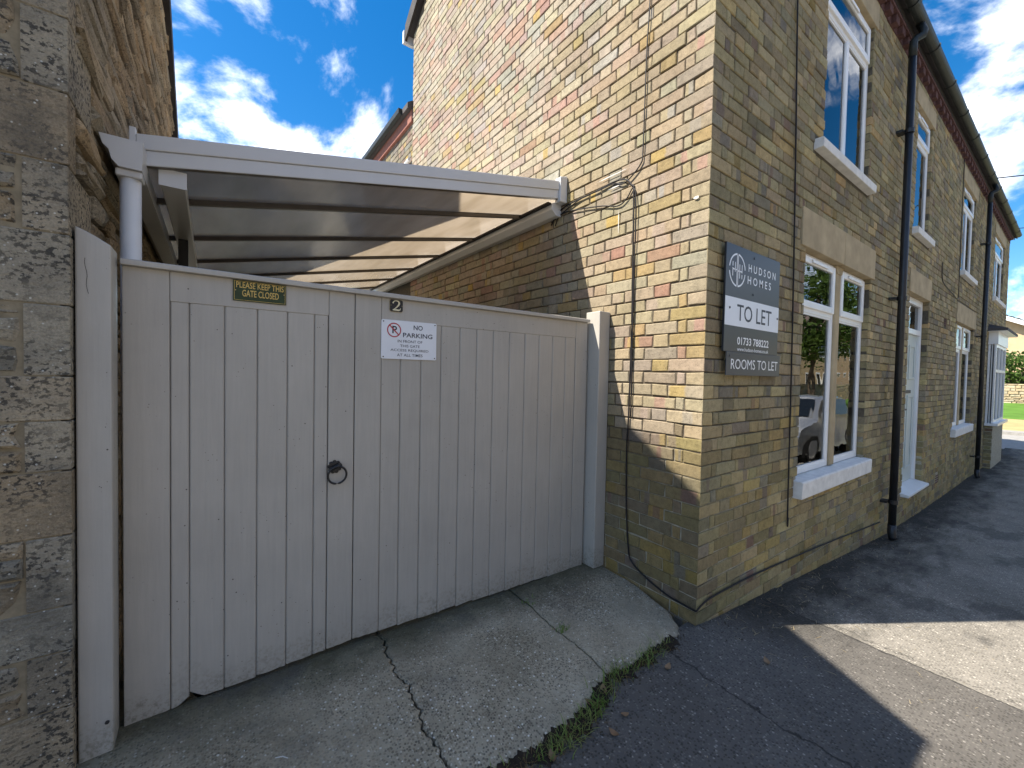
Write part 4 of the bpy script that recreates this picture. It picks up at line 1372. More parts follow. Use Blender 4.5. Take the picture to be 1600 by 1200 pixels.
for y in ybars[1:]:
    q = B()
    for (y0, y1, z0, z1) in ((y - .014, y + .014, -.022, .004), (y - .014, y + .014, .006, .024)):
        q.add([(CX0 + .02, y0, cz(CX0 + .02) + z0), (CX1 - .02, y0, cz(CX1 - .02) + z0), (CX1 - .02, y1, cz(CX1 - .02) + z0), (CX0 + .02, y1, cz(CX0 + .02) + z0), (CX0 + .02, y0, cz(CX0 + .02) + z1), (CX1 - .02, y0, cz(CX1 - .02) + z1), (CX1 - .02, y1, cz(CX1 - .02) + z1), (CX0 + .02, y1, cz(CX0 + .02) + z1)],
              [(0, 3, 2, 1), (4, 5, 6, 7), (0, 1, 5, 4), (1, 2, 6, 5), (2, 3, 7, 6), (3, 0, 4, 7)])
    q.mk('glazing_bar', 'bronze', can)
wp = B()
wp.prism([(-.10, 2.655), (-.10, 2.70), (-.003, 2.74), (-.003, 2.615), (-.055, 2.615)], 1, CY0 + .021, 5.6)
wp.mk('wall_plate', 'canopy_white', can, bevel=0.004)
box('gasket', 'rubber', can, -.135, -.1005, CY0 + .03, 5.6, 2.690, 2.704)
eb = B().box(-2.385, -2.297, CY0 + .02, 5.6, 2.205, 2.266).mk('eaves_beam', 'canopy_white', can, bevel=0.003)
box('end_plate', 'canopy_white', eb, -2.390, -2.292, CY0 + .010, CY0 + .0195, 2.198, 2.272)
gt = B()
outer = [(-2.556, 2.30), (-2.545, 2.262), (-2.528, 2.245), (-2.520, 2.21), (-2.500, 2.187), (-2.43, 2.187), (-2.425, 2.30)]
inn = [(-2.429, 2.30), (-2.434, 2.191), (-2.498, 2.191), (-2.516, 2.212), (-2.524, 2.249), (-2.541, 2.265), (-2.552, 2.30)]
gt.prism(outer + inn, 1, CY0 - .135, 5.6)
go = gt.mk('gutter', 'canopy_white', can)
B().prism(outer, 1, CY0 - .140, CY0 - .1355).mk('stop_end', 'canopy_white', go)
B().box(-2.512, -2.430, CY0 - .125, CY0 - .04, 2.158, 2.1865).mk('outlet', 'canopy_white', go, bevel=0.006)
dp = B().tube([(-2.470, CY0 - .083, 2.160), (-2.470, CY0 - .083, 0.09)], 0.034, 20).mk('downpipe', 'white', can, smooth=True)
for y in (2.15, 4.3):
    box('post', 'darkmetal', can, -2.372, -2.322, y, y + .05, 0.07, 2.205)

# ------------------------------------------------------------------ stone house on the left
SX, SY = -2.563, 0.645


def sx_at(y):
    return SX + 0.0095 * (y - SY)


st = thing('stone_house', 'old buff stone building with large corner blocks left of the gate', 'house', (-3.5, 2.0, 0))
RY, RZ = 2.55, 5.42


def st_top(y):
    return min(3.93 + 0.68 * (y - .4), 3.93 + 0.68 * (RY - .4) - 0.68 * (y - RY))


core = B().prism([(SY + .004, -.3), (5.0, -.3), (5.0, st_top(5.0) - .12), (RY, st_top(RY) - .12), (SY + .004, st_top(SY) - .14)], 0, -7.5, SX - .022)
front_core = core.mk('wall_core', 'stonemortar', st)
side_core = B().add([(SX - .018, SY + .02, -.3), (sx_at(5.0) - .018, 5.0, -.3), (sx_at(5.0) - .018, 5.0, st_top(5.0) - .12), (sx_at(RY) - .018, RY, st_top(RY) - .12), (SX - .018, SY + .02, st_top(SY) - .14)], [(0, 1, 2, 3, 4)]).mk('side_wall', 'stonemortar', st)


def stone_geo(lst, seed, flat=False):
    """lst: (face, u0, u1, z0, z1, proud, tone) face 'f' = front (u = X), 's' = side (u = Y)"""
    rg = np.random.default_rng(seed)
    V, F, C = [], [], []
    for (face, u0, u1, z0, z1, pr_, tone, bev, jit) in lst:
        k0 = len(V)
        n = 4
        ca = [(u0, z0), (u1, z0), (u1, z1), (u0, z1)]
        # eight-point outline with bowed edges
        mid = []
        for i in range(4):
            a, b = np.array(ca[i]), np.array(ca[(i + 1) % 4])
            mid += [a + rg.normal(0, jit, 2), (a + b) / 2 + rg.normal(0, jit, 2)]
        mid = np.array(mid)
        cen = mid.mean(0)
        inner = cen + (mid - cen) * (1 - np.clip(bev * 2 / np.maximum(np.abs(np.array([u1 - u0, z1 - z0])), .02), 0, .45))
        top = pr_ + rg.normal(0, 0.003 if flat else 0.006, 8)
        def put(u, dep, z):
            V.append((u, SY - dep, z) if face == 'f' else (sx_at(u) + dep, u, z))
        for i in range(8): put(inner[i][0], top[i], inner[i][1])
        for i in range(8): put(mid[i][0], min(top[i] - bev, pr_ - bev * .5), mid[i][1])
        for i in range(8): put(mid[i][0], -0.05, mid[i][1])
        ff = [tuple(range(8))]
        for i in range(8):
            j = (i + 1) % 8
            ff += [(i + 8, j + 8, j, i), (i + 16, j + 16, j + 8, i + 8)]
        F += [tuple(k0 + t for t in q) for q in ff]
        C += [(tone[0], tone[1], tone[2], 1)] * 24
    return np.array(V), F, dict(Col=np.array(C, float))


def tone(rg, lo=.75, hi=1.2):
    b = rg.uniform(lo, hi)
    w = rg.uniform(-.07, .09)
    return (b * (1 + w), b, b * (1 - w * 1.2))


rg = random.Random(5)
qz = [-0.05, .30, .482, .628, .856, 1.062, 1.221, 1.361, 1.583, 1.804, 2.019, 2.239, 2.468, 2.70, 2.92, 3.15, 3.37, 3.60, 3.82]
side_quoin = []
front_stones, side_stones = [], []
for i, (z0, z1) in enumerate(zip(qz[:-1], qz[1:])):
    long_front = (i % 2 == 1) if z0 >= .30 else True
    # z 1.804-2.019 short, 2.019-2.239 long
    idx = qz.index(z0)
    long_front = (idx % 2 == 0)
    xl = -3.02 if long_front else -2.662
    yl = 0.735 if long_front else 0.945
    t = tone(rg, .85, 1.15)
    # one block with both faces of the corner
    g_ = 0.0015
    bv = 0.0028
    x0_, y1_ = xl + g_, yl - g_
    jx = rg.uniform(-.002, .002)
    zb_, zt_ = z0 + .0018, z1 - .0018
    Vq = []
    for (ins, zz) in ((0, zb_), (1, zb_ + bv), (1, zt_ - bv), (0, zt_)):
        e = 0 if ins else bv
        Vq += [(x0_ + (0 if ins else 0), SY + .06, zz), (x0_ + (0.0 if ins else bv), SY + e, zz), (SX + jx - e - bv * .7, SY + e, zz), (SX + jx - e, SY + e + bv * .7, zz), (SX + jx - e, y1_ - (0.0 if ins else bv), zz), (SX - .05, y1_, zz)]
    Fq = []
    for r_ in range(3):
        for c2 in range(5):
            Fq.append((r_ * 6 + c2, r_ * 6 + c2 + 1, (r_ + 1) * 6 + c2 + 1, (r_ + 1) * 6 + c2))
    Fq += [tuple(range(5, -1, -1)), tuple(range(18, 24))]
    mk('quoin', Vq, Fq, 'ashlar', front_core, attrs=dict(Col=np.array([(t[0], t[1], t[2], 1)] * 24, float)))
    # rubble beside short quoins on the front
    if not long_front:
        zc_ = z0
        while zc_ < z1 - .03:
            hh = min(rg.uniform(.06, .12), z1 - zc_)
            if z1 - (zc_ + hh) < .04: hh = z1 - zc_
            x = xl - rg.uniform(.002, .010)
            while x > -3.5:
                w = rg.uniform(.12, .28)
                front_stones.append(('f', x - w + .005, x - .005, zc_ + .005, zc_ + hh - .005, rg.uniform(.0, .012), tone(rg), .009, .005))
                x -= w
            zc_ += hh
    else:
        x = xl
        while x > -3.6:
            w = rg.uniform(.2, .4)
            front_stones.append(('f', x - w + .008, x - .008, z0 + .008, z1 - .008, rg.uniform(-.004, .006), tone(rg), .010, .004))
            x -= w
# side rubble
z = 0.0
while z < 5.45:
    h = rg.uniform(.032, .085)
    y = SY + .02
    qi = max(k for k in range(len(qz) - 1) if qz[k] <= min(z + h / 2, qz[-2]))
    if z < 3.8:
        y = 0.735 if qi % 2 == 0 else 0.945
    while y < 5.0:
        w = rg.uniform(.14, .55)
        y1 = min(y + w, 5.0)
        if z + h < min(st_top(y), st_top(y1)) - .10 and y1 - y > .05:
            dz = rg.uniform(-.008, .008)
            side_stones.append(('s', y + .006, y1 - .006, z + .005 + dz, z + h - .005 + dz, rg.uniform(-.008, .014), tone(rg, .78, 1.2), .008, .005))
        y = y1
    z += h


def stone_px(s_):
    u0, u1, z0, z1 = s_[1:5]
    if s_[0] == 'f':
        P = np.array([(u0, SY, z0), (u1, SY, z0), (u1, SY, z1), (u0, SY, z1)])
    else:
        if z1 < 1.8 : return 0
        P = np.array([(SX, u0, z0), (SX, u1, z0), (SX, u1, z1), (SX, u0, z1)])
    q = topx(P)
    if (q[:, 2] < .2).any(): return 0
    q[:, 0] = np.clip(q[:, 0], 0, 1600); q[:, 1] = np.clip(q[:, 1], 0, 1200)
    x, y = q[:, 0], q[:, 1]
    return 0.5 * abs(np.dot(x, np.roll(y, -1)) - np.dot(y, np.roll(x, -1)))


alls = front_stones + side_stones
ar = np.array([stone_px(s_) for s_ in alls])
order = [i for i in np.argsort(-ar)[:280].tolist() if ar[i] > 20]
bigs = set(order)
restf = []
for i, s_ in enumerate(alls):
    if i in bigs:
        V, F, at = stone_geo([s_], i)
        mk('stone', V, F, 'ashlar' if s_[0] == 'f' else 'rubble', front_core if s_[0] == 'f' else side_core, attrs=at)
    else:
        restf.append(s_)
V, F, at = stone_geo(restf, 99)
tag(mk('stonework', V, F, 'rubble', st, attrs=at), kind='stuff')
# roof with dark verge, eaves overhanging the front
zr0 = st_top(0.36) + .02
rfp = [(0.34, zr0 - .17), (0.34, zr0 - .09), (RY, st_top(RY) - .01), (5.12, st_top(5.12) + .0), (5.12, st_top(5.12) - .10), (RY, st_top(RY) - .11)]
sroof = B().prism(rfp, 0, -8.0, SX + .015).mk('roof', 'slate', st)
vg = B()
vg.prism([(RY, st_top(RY) - .20), (RY, st_top(RY) - .012), (5.12, st_top(5.12) - .002), (5.12, st_top(5.12) - .20)], 0, sx_at(5) - .075, sx_at(5) + .026)
vg.mk('verge_board', 'timber', sroof)

# ------------------------------------------------------------------ cables on the walls
def cable(name, pts, r, label, cat='cable', sub=6, group=None):
    P = [Vector(p) for p in pts]
    out = []
    for i in range(len(P) - 1):
        p0, p1, p2, p3 = P[max(i - 1, 0)], P[i], P[i + 1], P[min(i + 2, len(P) - 1)]
        for k_ in range(sub):
            t = k_ / sub
            out.append(0.5 * ((2 * p1) + (-p0 + p2) * t + (2 * p0 - 5 * p1 + 4 * p2 - p3) * t * t + (-p0 + 3 * p1 - 3 * p2 + p3) * t ** 3))
    out.append(P[-1])
    o = B().tube(out, r, 6).mk(name, 'rubber', None, smooth=True)
    return tag(o, label, cat, group)


G = -0.012
cable('cable', [(G, .40, 4.9), (G, .408, 4.2), (G, .416, 3.716), (G, .429, 3.415), (G, .433, 3.104), (G, .437, 2.81), (G, .449, 2.736), (G, .531, 2.674), (G, .597, 2.657), (G, .663, 2.684), (G, .80, 2.684), (G, 1.0, 2.68), (G, 1.3, 2.60)], .0042, 'thin dark cable dropping down the upper gable and looping to the canopy')
cable('cable', [(G, 1.30, 2.58), (G, 1.163, 2.675), (G, .835, 2.687), (G, .66, 2.696), (G, .56, 2.672), (G, .512, 2.615), (G, .500, 2.575), (G, .491, 2.084), (G, .487, 1.674), (G, .492, 1.136), (G, .500, .927), (G, .490, .552), (G - .004, .46, .268), (G - .006, .422, .199), (G, .323, .144), (G, .187, .105), (G, .103, .097), (G, .012, .092), (-.010, -.008, .095), (.028, G, .115), (.164, G, .130), (.682, G, .118), (1.411, G, .073), (2.091, G, .024), (3.0, G, -.05), (3.5, G, -.09)], .0052, 'thick black cable running down the gable and round the foot of the wall')
cable('cable', [(G, 1.25, 2.56), (G, 1.163, 2.635), (G, .80, 2.575), (G, .63, 2.525), (G, .555, 2.55), (G, .505, 2.60), (G - .003, .478, 2.50), (G - .002, .478, 2.1), (G, .479, 1.674), (G, .474, 1.136)], .0042, 'thin brown cable beside the thick one, sagging from the canopy corner')
cable('cable', [(.985, G, 4.85), (1.0, G, 3.953), (1.05, G, 3.1), (1.093, G, 2.256), (1.125, G, 1.4), (1.151, G, .414), (1.165, G, .400)], .0055, 'black cable hanging straight down the front between board and window')
cable('cable', [(6.0, G, 3.05), (6.02, G, 2.86), (6.2, G, 2.78), (6.9, G, 2.72), (7.25, G, 2.70), (7.30, G, 2.85), (7.28, G, 3.6), (7.26, G, 4.85)], .005, 'dark cable looping up the front beside the far upper window')
hk = B().tube([(.002, 2.83, 5.62), (-.03, 2.83, 5.62), (-.035, 2.79, 5.60), (-.03, 2.78, 5.54), (-.03, 2.85, 5.53), (-.03, 2.86, 5.47), (-.02, 2.82, 5.45)], .006, 6).mk('wall_hook', 'black', None)
tag(hk, 'small black iron hook high on the gable', 'hook')
sm = thing('mortar_smears', 'white filler smears left on the gable where fittings were removed', 'smear', (0, .75, 2.5))
for (y0, z0, w, h) in ((.70, 2.745, .26, .010), (.66, 2.66, .14, .008), (.62, 2.42, .006, .16), (.075, 2.40, .04, .018)):
    n_ = 14
    vv = []
    for i in range(n_):
        a = 2 * math.pi * i / n_
        rr_ = random.uniform(.6, 1.1)
        vv.append((-.0095, y0 + w / 2 * math.cos(a) * rr_, z0 + h / 2 * math.sin(a) * rr_ + (y0 - .7) * .0))
    vv.append((-.0105, y0, z0))
    mk('smear', vv, [(i, n_, (i + 1) % n_) for i in range(n_)], 'filler', sm)

# wires crossing the sky at the right
cable('overhead_wire', [(9.0, -.20, 5.0), (14, -3.0, 6.0), (24, -9.0, 8.5)], .010, 'thin overhead wire rising from the gutter to the right', 'wire')
cable('overhead_wire', [(13.0, -.2, 5.0), (17, -2.0, 5.6), (30, -8.0, 7.6)], .009, 'faint overhead wire leaving the far end of the eaves', 'wire')

# ------------------------------------------------------------------ far end of the street
def terr(name, mat, x0, x1, y0, y1, z0, z1):
    V = [(x0, y0, z0), (x1, y0, z1), (x1, y1, z1), (x0, y1, z0)]
    return tag(mk(name, V, [(0, 1, 2, 3)], mat), kind='structure')


terr('dry_verge', 'drygrass', 22.2, 29.0, -40, 60, -.40, -.33)
terr('lawn', 'lawn', 29.0, 46.0, -40, 60, -.329, .02)
tag(B().box(21.4, 22.2, -40, 60, -.6, -.38).mk('far_kerb', 'kerb'), kind='structure')


def wall_stones(name, x, y0, y1, z0, z1, label, axis='y', n_rows=7):
    t = thing(name, label, 'wall', (x, (y0 + y1) / 2, z0))
    rg2 = random.Random(3)
    B().box(x + .04, x + .5, y0, y1, z0 - .3, z1).mk('wall_core', 'stonemortar', t)
    V, F, C = [], [], []
    z = z0
    while z < z1 - .05:
        h = rg2.uniform(.10, .24)
        y = y0
        while y < y1:
            w = rg2.uniform(.2, .6)
            p = rg2.uniform(-.01, .04)
            k0 = len(V)
            a, b = y + .012, min(y + w, y1) - .012
            if b - a > .05:
                V += [(x - p, a + .02, z + .03), (x - p, b - .02, z + .03), (x - p, b - .02, z + h - .03), (x - p, a + .02, z + h - .03), (x + .05, a, z + .012), (x + .05, b, z + .012), (x + .05, b, z + h - .012), (x + .05, a, z + h - .012)]
                F += [tuple(k0 + i for i in q) for q in ((3, 2, 1, 0), (0, 1, 5, 4), (1, 2, 6, 5), (2, 3, 7, 6), (3, 0, 4, 7))]
                tt = tone(rg2, 1.2, 1.7)
                C += [(tt[0], tt[1], tt[2], 1)] * 8
            y += w
        z += h
    tag(mk('stonework', V, F, 'rubble', t, attrs=dict(Col=np.array(C, float))), kind='stuff')
    return t


wall_stones('boundary_wall', 44.0, -6.0, 9.0, -.05, 1.35, 'pale stone boundary wall beyond the lawn under the hedge')


def leaf_cloud(n, center, radii, size, seed, shape='box', drop=0.25):
    rg_ = np.random.default_rng(seed)
    V, F = [], []
    cl = rg_.uniform(-1, 1, (max(8, n // 60), 3))
    if shape != 'box':
        cl = cl / np.maximum(np.linalg.norm(cl, axis=1, keepdims=True), .3) * rg_.uniform(.45, 1.0, (len(cl), 1))
    for i in range(n):
        c = cl[rg_.integers(len(cl))] + rg_.normal(0, .17, 3)
        p = np.array(center) + c * np.array(radii)
        a = rg_.normal(0, 1, 3); a /= np.linalg.norm(a)
        b = np.cross(a, rg_.normal(0, 1, 3)); b /= max(np.linalg.norm(b), 1e-3)
        s_ = size * rg_.uniform(.6, 1.3)
        k0 = len(V)
        V += [p - a * s_, p + b * s_ * .5, p + a * s_, p - b * s_ * .5]
        F.append((k0, k0 + 1, k0 + 2, k0 + 3))
    return np.array(V), F


hd_ = thing('hedge', 'clipped green hedge above the far stone wall', 'hedge', (46, 2, 0))
V, F = leaf_cloud(9000, (46.3, 1.5, 2.2), (1.2, 7.0, 1.25), .16, 4)
mk('foliage', V, F, 'leaf', hd_)
box('stem_mass', 'bark', hd_, 45.9, 46.7, -5, 8, .0, 2.2)

fh = thing('far_house', 'buff bungalow with brown tiled roof behind the hedge', 'house', (60, 4, 0))
B().prism([(-4.0, -.3), (14, -.3), (14, 3.6), (5, 8.2), (-4.0, 3.6)], 0, 60, 74).mk('wall', 'buff', fh)
r_ = B()
r_.add([(59.3, -4.6, 3.35), (59.3, 5, 8.35), (75, 5, 8.35), (75, -4.6, 3.35), (59.3, -4.6, 3.6), (59.3, 5, 8.65), (75, 5, 8.65), (75, -4.6, 3.6), (59.3, 14.6, 3.35), (75, 14.6, 3.35), (59.3, 14.6, 3.6), (75, 14.6, 3.6)],
       [(4, 7, 6, 5), (0, 1, 2, 3), (0, 4, 5, 1), (0, 3, 7, 4), (5, 6, 11, 10), (1, 8, 9, 2), (1, 5, 10, 8)])
rr_ = r_.mk('roof', 'tile', fh)
bg_ = B()
bg_.add([(59.25, -4.6, 3.15), (59.25, 5, 8.2), (59.25, 5, 8.6), (59.25, -4.6, 3.6)], [(0, 1, 2, 3)])
bg_.add([(59.25, 5, 8.2), (59.25, 14.6, 3.15), (59.25, 14.6, 3.6), (59.25, 5, 8.6)], [(0, 1, 2, 3)])
bg_.mk('barge_board', 'white', rr_)
for i in range(24):
    t = (i + .5) / 24
    y, z = -4.6 + 9.6 * t, 3.615 + 5.05 * t
    B().add([(59.2, y - .2, z - .09), (75.1, y - .2, z - .09), (75.1, y + .2, z + .115), (59.2, y + .2, z + .115), (59.2, y - .2, z - .03), (75.1, y - .2, z - .03)], [(4, 5, 2, 3), (0, 1, 5, 4)]).mk('tile_row', 'tile', rr_)

# ------------------------------------------------------------------ things across the road: mirrored in the panes, plus an added bounce-light terrace
def car(x, y, z, label):
    t = thing('parked_car', label, 'car', (x, y, z))
    L, W = 4.1, 1.74
    # nose points towards -X
    prof = [(0.0, .38), (0.02, .62), (.10, .74), (.95, .93), (1.15, .98), (1.75, 1.40), (2.1, 1.47), (3.2, 1.45), (3.75, 1.10), (4.05, 1.0), (4.1, .5), (4.05, .28), (.1, .24)]
    V, F = [], []
    secs = [(-.5, .86, .0), (-.46, .97, .02), (-.3, 1.0, .035), (.3, 1.0, .035), (.46, .97, .02), (.5, .86, .0)]
    n = len(prof)
    for (s_, sc, up) in secs:
        for (px0, pz) in prof:
            inset = 0.0
            if pz > .95: inset = (pz - .95) * .36
            yy = s_ * W * (1 - inset * 1.0 / (W / 2) * .9)
            cx = 2.05 + (px0 - 2.05) * (sc * .02 + .98)
            V.append((x + cx, y + yy, z + pz * (1 if pz < .9 else sc ** .3)))
    for i in range(len(secs) - 1):
        for k_ in range(n):
            F.append((i * n + k_, i * n + (k_ + 1) % n, (i + 1) * n + (k_ + 1) % n, (i + 1) * n + k_))
    F += [tuple(range(n)), tuple(range(len(secs) * n - 1, (len(secs) - 1) * n - 1, -1))]
    mk('body', V, F, 'carpaint', t, smooth=True, bevel=.02)
    ws = B()
    ws.add([(x + 1.13, y - .68, z + .99), (x + 1.13, y + .68, z + .99), (x + 1.70, y + .60, z + 1.385), (x + 1.70, y - .60, z + 1.385)], [(0, 3, 2, 1)])
    ws.mk('windscreen', 'carglass', t)
    for sgn in (-1, 1):
        B().add([(x + 1.35, y + sgn * .862, z + 1.0), (x + 3.6, y + sgn * .862, z + 1.02), (x + 3.2, y + sgn * .74, z + 1.38), (x + 1.85, y + sgn * .74, z + 1.38)], [(0, 1, 2, 3)]).mk('side_window', 'carglass', t)
        B().add([(x + .03, y + sgn * .42, z + .62), (x + .10, y + sgn * .78, z + .66), (x + .42, y + sgn * .84, z + .80), (x + .16, y + sgn * .45, z + .76)], [(0, 1, 2, 3)]).mk('headlight', 'lamp', t)
        B().box(x + 1.32, x + 1.48, y + sgn * .86 - .02, y + sgn * .98, z + .98, z + 1.10).mk('wing_mirror', 'carpaint', t, bevel=.02)
        for wx in (.78, 3.32):
            w_ = B().tube([(x + wx, y + sgn * .88, z + .30), (x + wx, y + sgn * .68, z + .30)], .31, 24).mk('wheel', 'tyre', t)
            B().tube([(x + wx, y + sgn * .885, z + .30), (x + wx, y + sgn * .87, z + .30)], .20, 20).mk('rim', 'carpaint', w_)
    B().box(x - .03, x + .08, y - .55, y + .55, z + .42, z + .54).mk('grille', 'black', t)
    B().box(x - .035, x - .025, y - .26, y + .26, z + .34, z + .44).mk('number_plate', 'white', t)
    return t


car(7.9, -3.05, zg(8) - .115, 'silver hatchback mirrored in the ground floor window')


def tree(x, y, z, h, r, label, seed, n=6000):
    t = thing('street_tree', label, 'tree', (x, y, z))
    tr = B().tube([(x, y, z), (x + .05, y, z + h * .25), (x - .05, y + .1, z + h * .5), (x, y, z + h * .85)], [.22, .17, .12, .04], 10)
    rg_ = random.Random(seed)
    for i in range(8):
        a = rg_.uniform(0, 6.28); zz = z + h * rg_.uniform(.35, .65)
        tr.tube([(x, y, zz), (x + r * .4 * math.cos(a), y + r * .4 * math.sin(a), zz + h * .1), (x + r * .75 * math.cos(a), y + r * .75 * math.sin(a), zz + h * .18)], [.07, .05, .02], 6)
    tr.mk('trunk', 'bark', t)
    V, F = leaf_cloud(n, (x, y, z + h * .66), (r, r, h * .36), .16, seed, 'ball')
    mk('crown', V, F, 'leaf', t)
    return t


tree(27.0, -8.3, -.45, 8.5, 3.0, 'leafy green tree mirrored in the ground floor window', 8)
oh = thing('opposite_house', 'buff house across the road mirrored in the window', 'house', (44, -14, 0))
B().box(36, 52, -20, -12.5, -.6, 5.6).mk('wall', 'buff', oh)
B().prism([(-20.5, 5.5), (-16.2, 8.6), (-12.0, 5.5)], 0, 35.6, 52.4).mk('roof', 'tile', oh)
for wx in (37.5, 41.0, 45.0, 49.0):
    for wz in (.7, 3.3):
        w_ = B().box(wx, wx + 1.3, -12.5, -12.44, wz, wz + 1.3).mk('window', 'white', oh)
        B().box(wx + .1, wx + 1.2, -12.44, -12.43, wz + .1, wz + 1.2).mk('pane', 'carglass', w_)
fill_terrace = thing('opposite_house', 'added unseen terrace across the road, bouncing light to the gate', 'house', (0, -15, 0))  # added behind the camera so its sunlit wall fills the shaded side
B().box(-18, 16, -19, -12.0, -.6, 5.8).mk('wall', 'fillterrace', fill_terrace)
B().prism([(-19.4, 5.7), (-15.5, 8.4), (-11.6, 5.7)], 0, -18.3, 16.3).mk('roof', 'tile', fill_terrace)
for wx in np.arange(-16.5, 15, 4.2):
    for wz in (.5, 3.3):
        w_ = B().box(wx, wx + 1.2, -12.0, -11.94, wz, wz + 1.4).mk('window', 'white', fill_terrace)
        B().box(wx + .1, wx + 1.1, -11.94, -11.93, wz + .1, wz + 1.3).mk('pane', 'carglass', w_)
ow = thing('opposite_wall', 'low stone wall across the road mirrored in the window', 'wall', (30, -9.6, -.5))
B().box(8, 60, -10.0, -9.6, -.7, 1.05).mk('wall_core', 'stonemortar', ow)
V, F, C = [], [], []
rg2 = random.Random(6)
z = -.5
while z < 1.0:
    h = rg2.uniform(.12, .22); x = 8.0
    while x < 60:
        w = rg2.uniform(.25, .7); k0 = len(V); a, b = x + .012, x + w - .012; p_ = rg2.uniform(.01, .05)
        V += [(a, -9.6 + p_, z + .012), (b, -9.6 + p_, z + .012), (b, -9.6 + p_, z + h - .012), (a, -9.6 + p_, z + h - .012), (a, -9.62, z), (b, -9.62, z), (b, -9.62, z + h), (a, -9.62, z + h)]
        F += [tuple(k0 + i for i in q) for q in ((3, 2, 1, 0), (0, 1, 5, 4), (1, 2, 6, 5), (2, 3, 7, 6), (3, 0, 4, 7))]
        tt = tone(rg2, .9, 1.4); C += [(tt[0], tt[1], tt[2], 1)] * 8
        x += w
    z += h
tag(mk('stonework', V, F, 'rubble', ow, attrs=dict(Col=np.array(C, float))), kind='stuff')

# back of the yard, mirrored in the underside of the canopy
gwall = thing('yard_wall', 'brick and render wall closing the yard behind the gate', 'wall', (-1.3, 7.3, 0))
B().box(-1.95, -1.55, 7.22, 7.45, .05, 2.0).mk('brick_pier', 'orange', gwall)
B().box(-1.55, 0.02, 7.25, 7.45, .05, 1.9).mk('rendered_panel', 'filler', gwall)
B().box(-2.6, -1.95, 7.25, 7.45, .05, 1.9).mk('rendered_panel', 'filler', gwall)
sh = thing('yard_shrub', 'green shrub at the back of the yard', 'shrub', (-1.35, 6.8, .07))
V, F = leaf_cloud(1500, (-1.35, 6.8, .75), (.22, .3, .62), .06, 12, 'ball')
mk('foliage', V, F, 'leaf', sh)
B().tube([(-1.35, 6.8, .07), (-1.35, 6.8, .8)], .03, 6).mk('stem', 'bark', sh)

# ------------------------------------------------------------------ weeds and litter along the ramp edge
rg_ = random.Random(21)
V, F = [], []


def blade(x, y, z, h, lean, a, w):
    k0 = len(V)
    dx, dy = math.cos(a), math.sin(a)
    nx, ny = -dy * w, dx * w
    for i, t in enumerate((0, .4, .75)):
        ox, oy = dx * lean * t * t, dy * lean * t * t
        zz = z + h * (t - .25 * t * t)
        ww = (1 - t * .55)
        V.append((x + ox + nx * ww, y + oy + ny * ww, zz)); V.append((x + ox - nx * ww, y + oy - ny * ww, zz))
    V.append((x + dx * lean, y + dy * lean, z + h * .75))
    F.extend([(k0, k0 + 1, k0 + 3, k0 + 2), (k0 + 2, k0 + 3, k0 + 5, k0 + 4), (k0 + 4, k0 + 5, k0 + 6)])


tufts = [(-1.32, -.10, .5, 60), (-1.22, -.125, .8, 110), (-1.12, -.125, 1.0, 150), (-1.04, -.115, .9, 130), (-.96, -.10, 1.0, 160), (-.88, -.08, 1.0, 170), (-.80, -.04, 1.15, 190), (-.72, -.01, 1.1, 170), (-.64, -.005, .9, 110), (-.55, -.01, .7, 80), (-.46, -.015, 1.0, 130), (-.38, -.005, 1.1, 130), (-.29, .0, .8, 70), (-.715, .62, .45, 40), (-.71, .59, .4, 30), (-.705, .345, .55, 70), (-.69, .33, .6, 70), (-1.42, -.10, .9, 110), (-1.5, -.09, .9, 90)]
for (x, y, sc, n) in tufts:
    for _ in range(int(n * rg_.uniform(.12, .55))):
        xx, yy = x + rg_.gauss(0, .036 * max(.5, sc)), y + rg_.gauss(0, .020 * max(.5, sc))
        zb_ = max(0.0, slab_z(xx, yy) if yy > y_edge(xx) else 0.0)
        blade(xx, yy, zb_ - .003, rg_.uniform(.025, .075) * sc, rg_.uniform(.01, .055) * sc, rg_.uniform(0, 6.28), rg_.uniform(.0010, .0028))
tag(mk('weeds', V, F, 'grass'), kind='stuff')
tag(bpy.data.objects['weeds'], 'strip of grass and weeds along the broken concrete edge', 'weeds')
V, F = [], []
for _ in range(420):
    x = rg_.uniform(-1.5, -.25); y = y_edge(x) - abs(rg_.gauss(0, .035)) + .01
    blade(x, y, .001, rg_.uniform(.006, .03), rg_.uniform(.01, .06), rg_.uniform(0, 6.28), rg_.uniform(.0008, .002))
tag(mk('dry_stalks', V, F, 'straw'), 'brown dry stalks and litter among the weeds', 'litter', kind='stuff')
V, F = [], []
NX = 280
for i in range(NX + 1):
    x = -1.62 + 1.42 * i / NX
    w = .040 + .016 * math.sin(i * .17) + .010 * math.sin(i * .41 + 1) + random.uniform(-.004, .004)
    ye = y_edge(x)
    V += [(x, ye - max(.012, w), .0012), (x, ye - max(.012, w) * .5, .009 + .004 * math.sin(i * 1.7)), (x, ye + .03, .012)]
for i in range(NX):
    F += [(3 * i, 3 * i + 3, 3 * i + 4, 3 * i + 1), (3 * i + 1, 3 * i + 4, 3 * i + 5, 3 * i + 2)]
tag(mk('soil', V, F, 'soil', smooth=True), kind='structure')
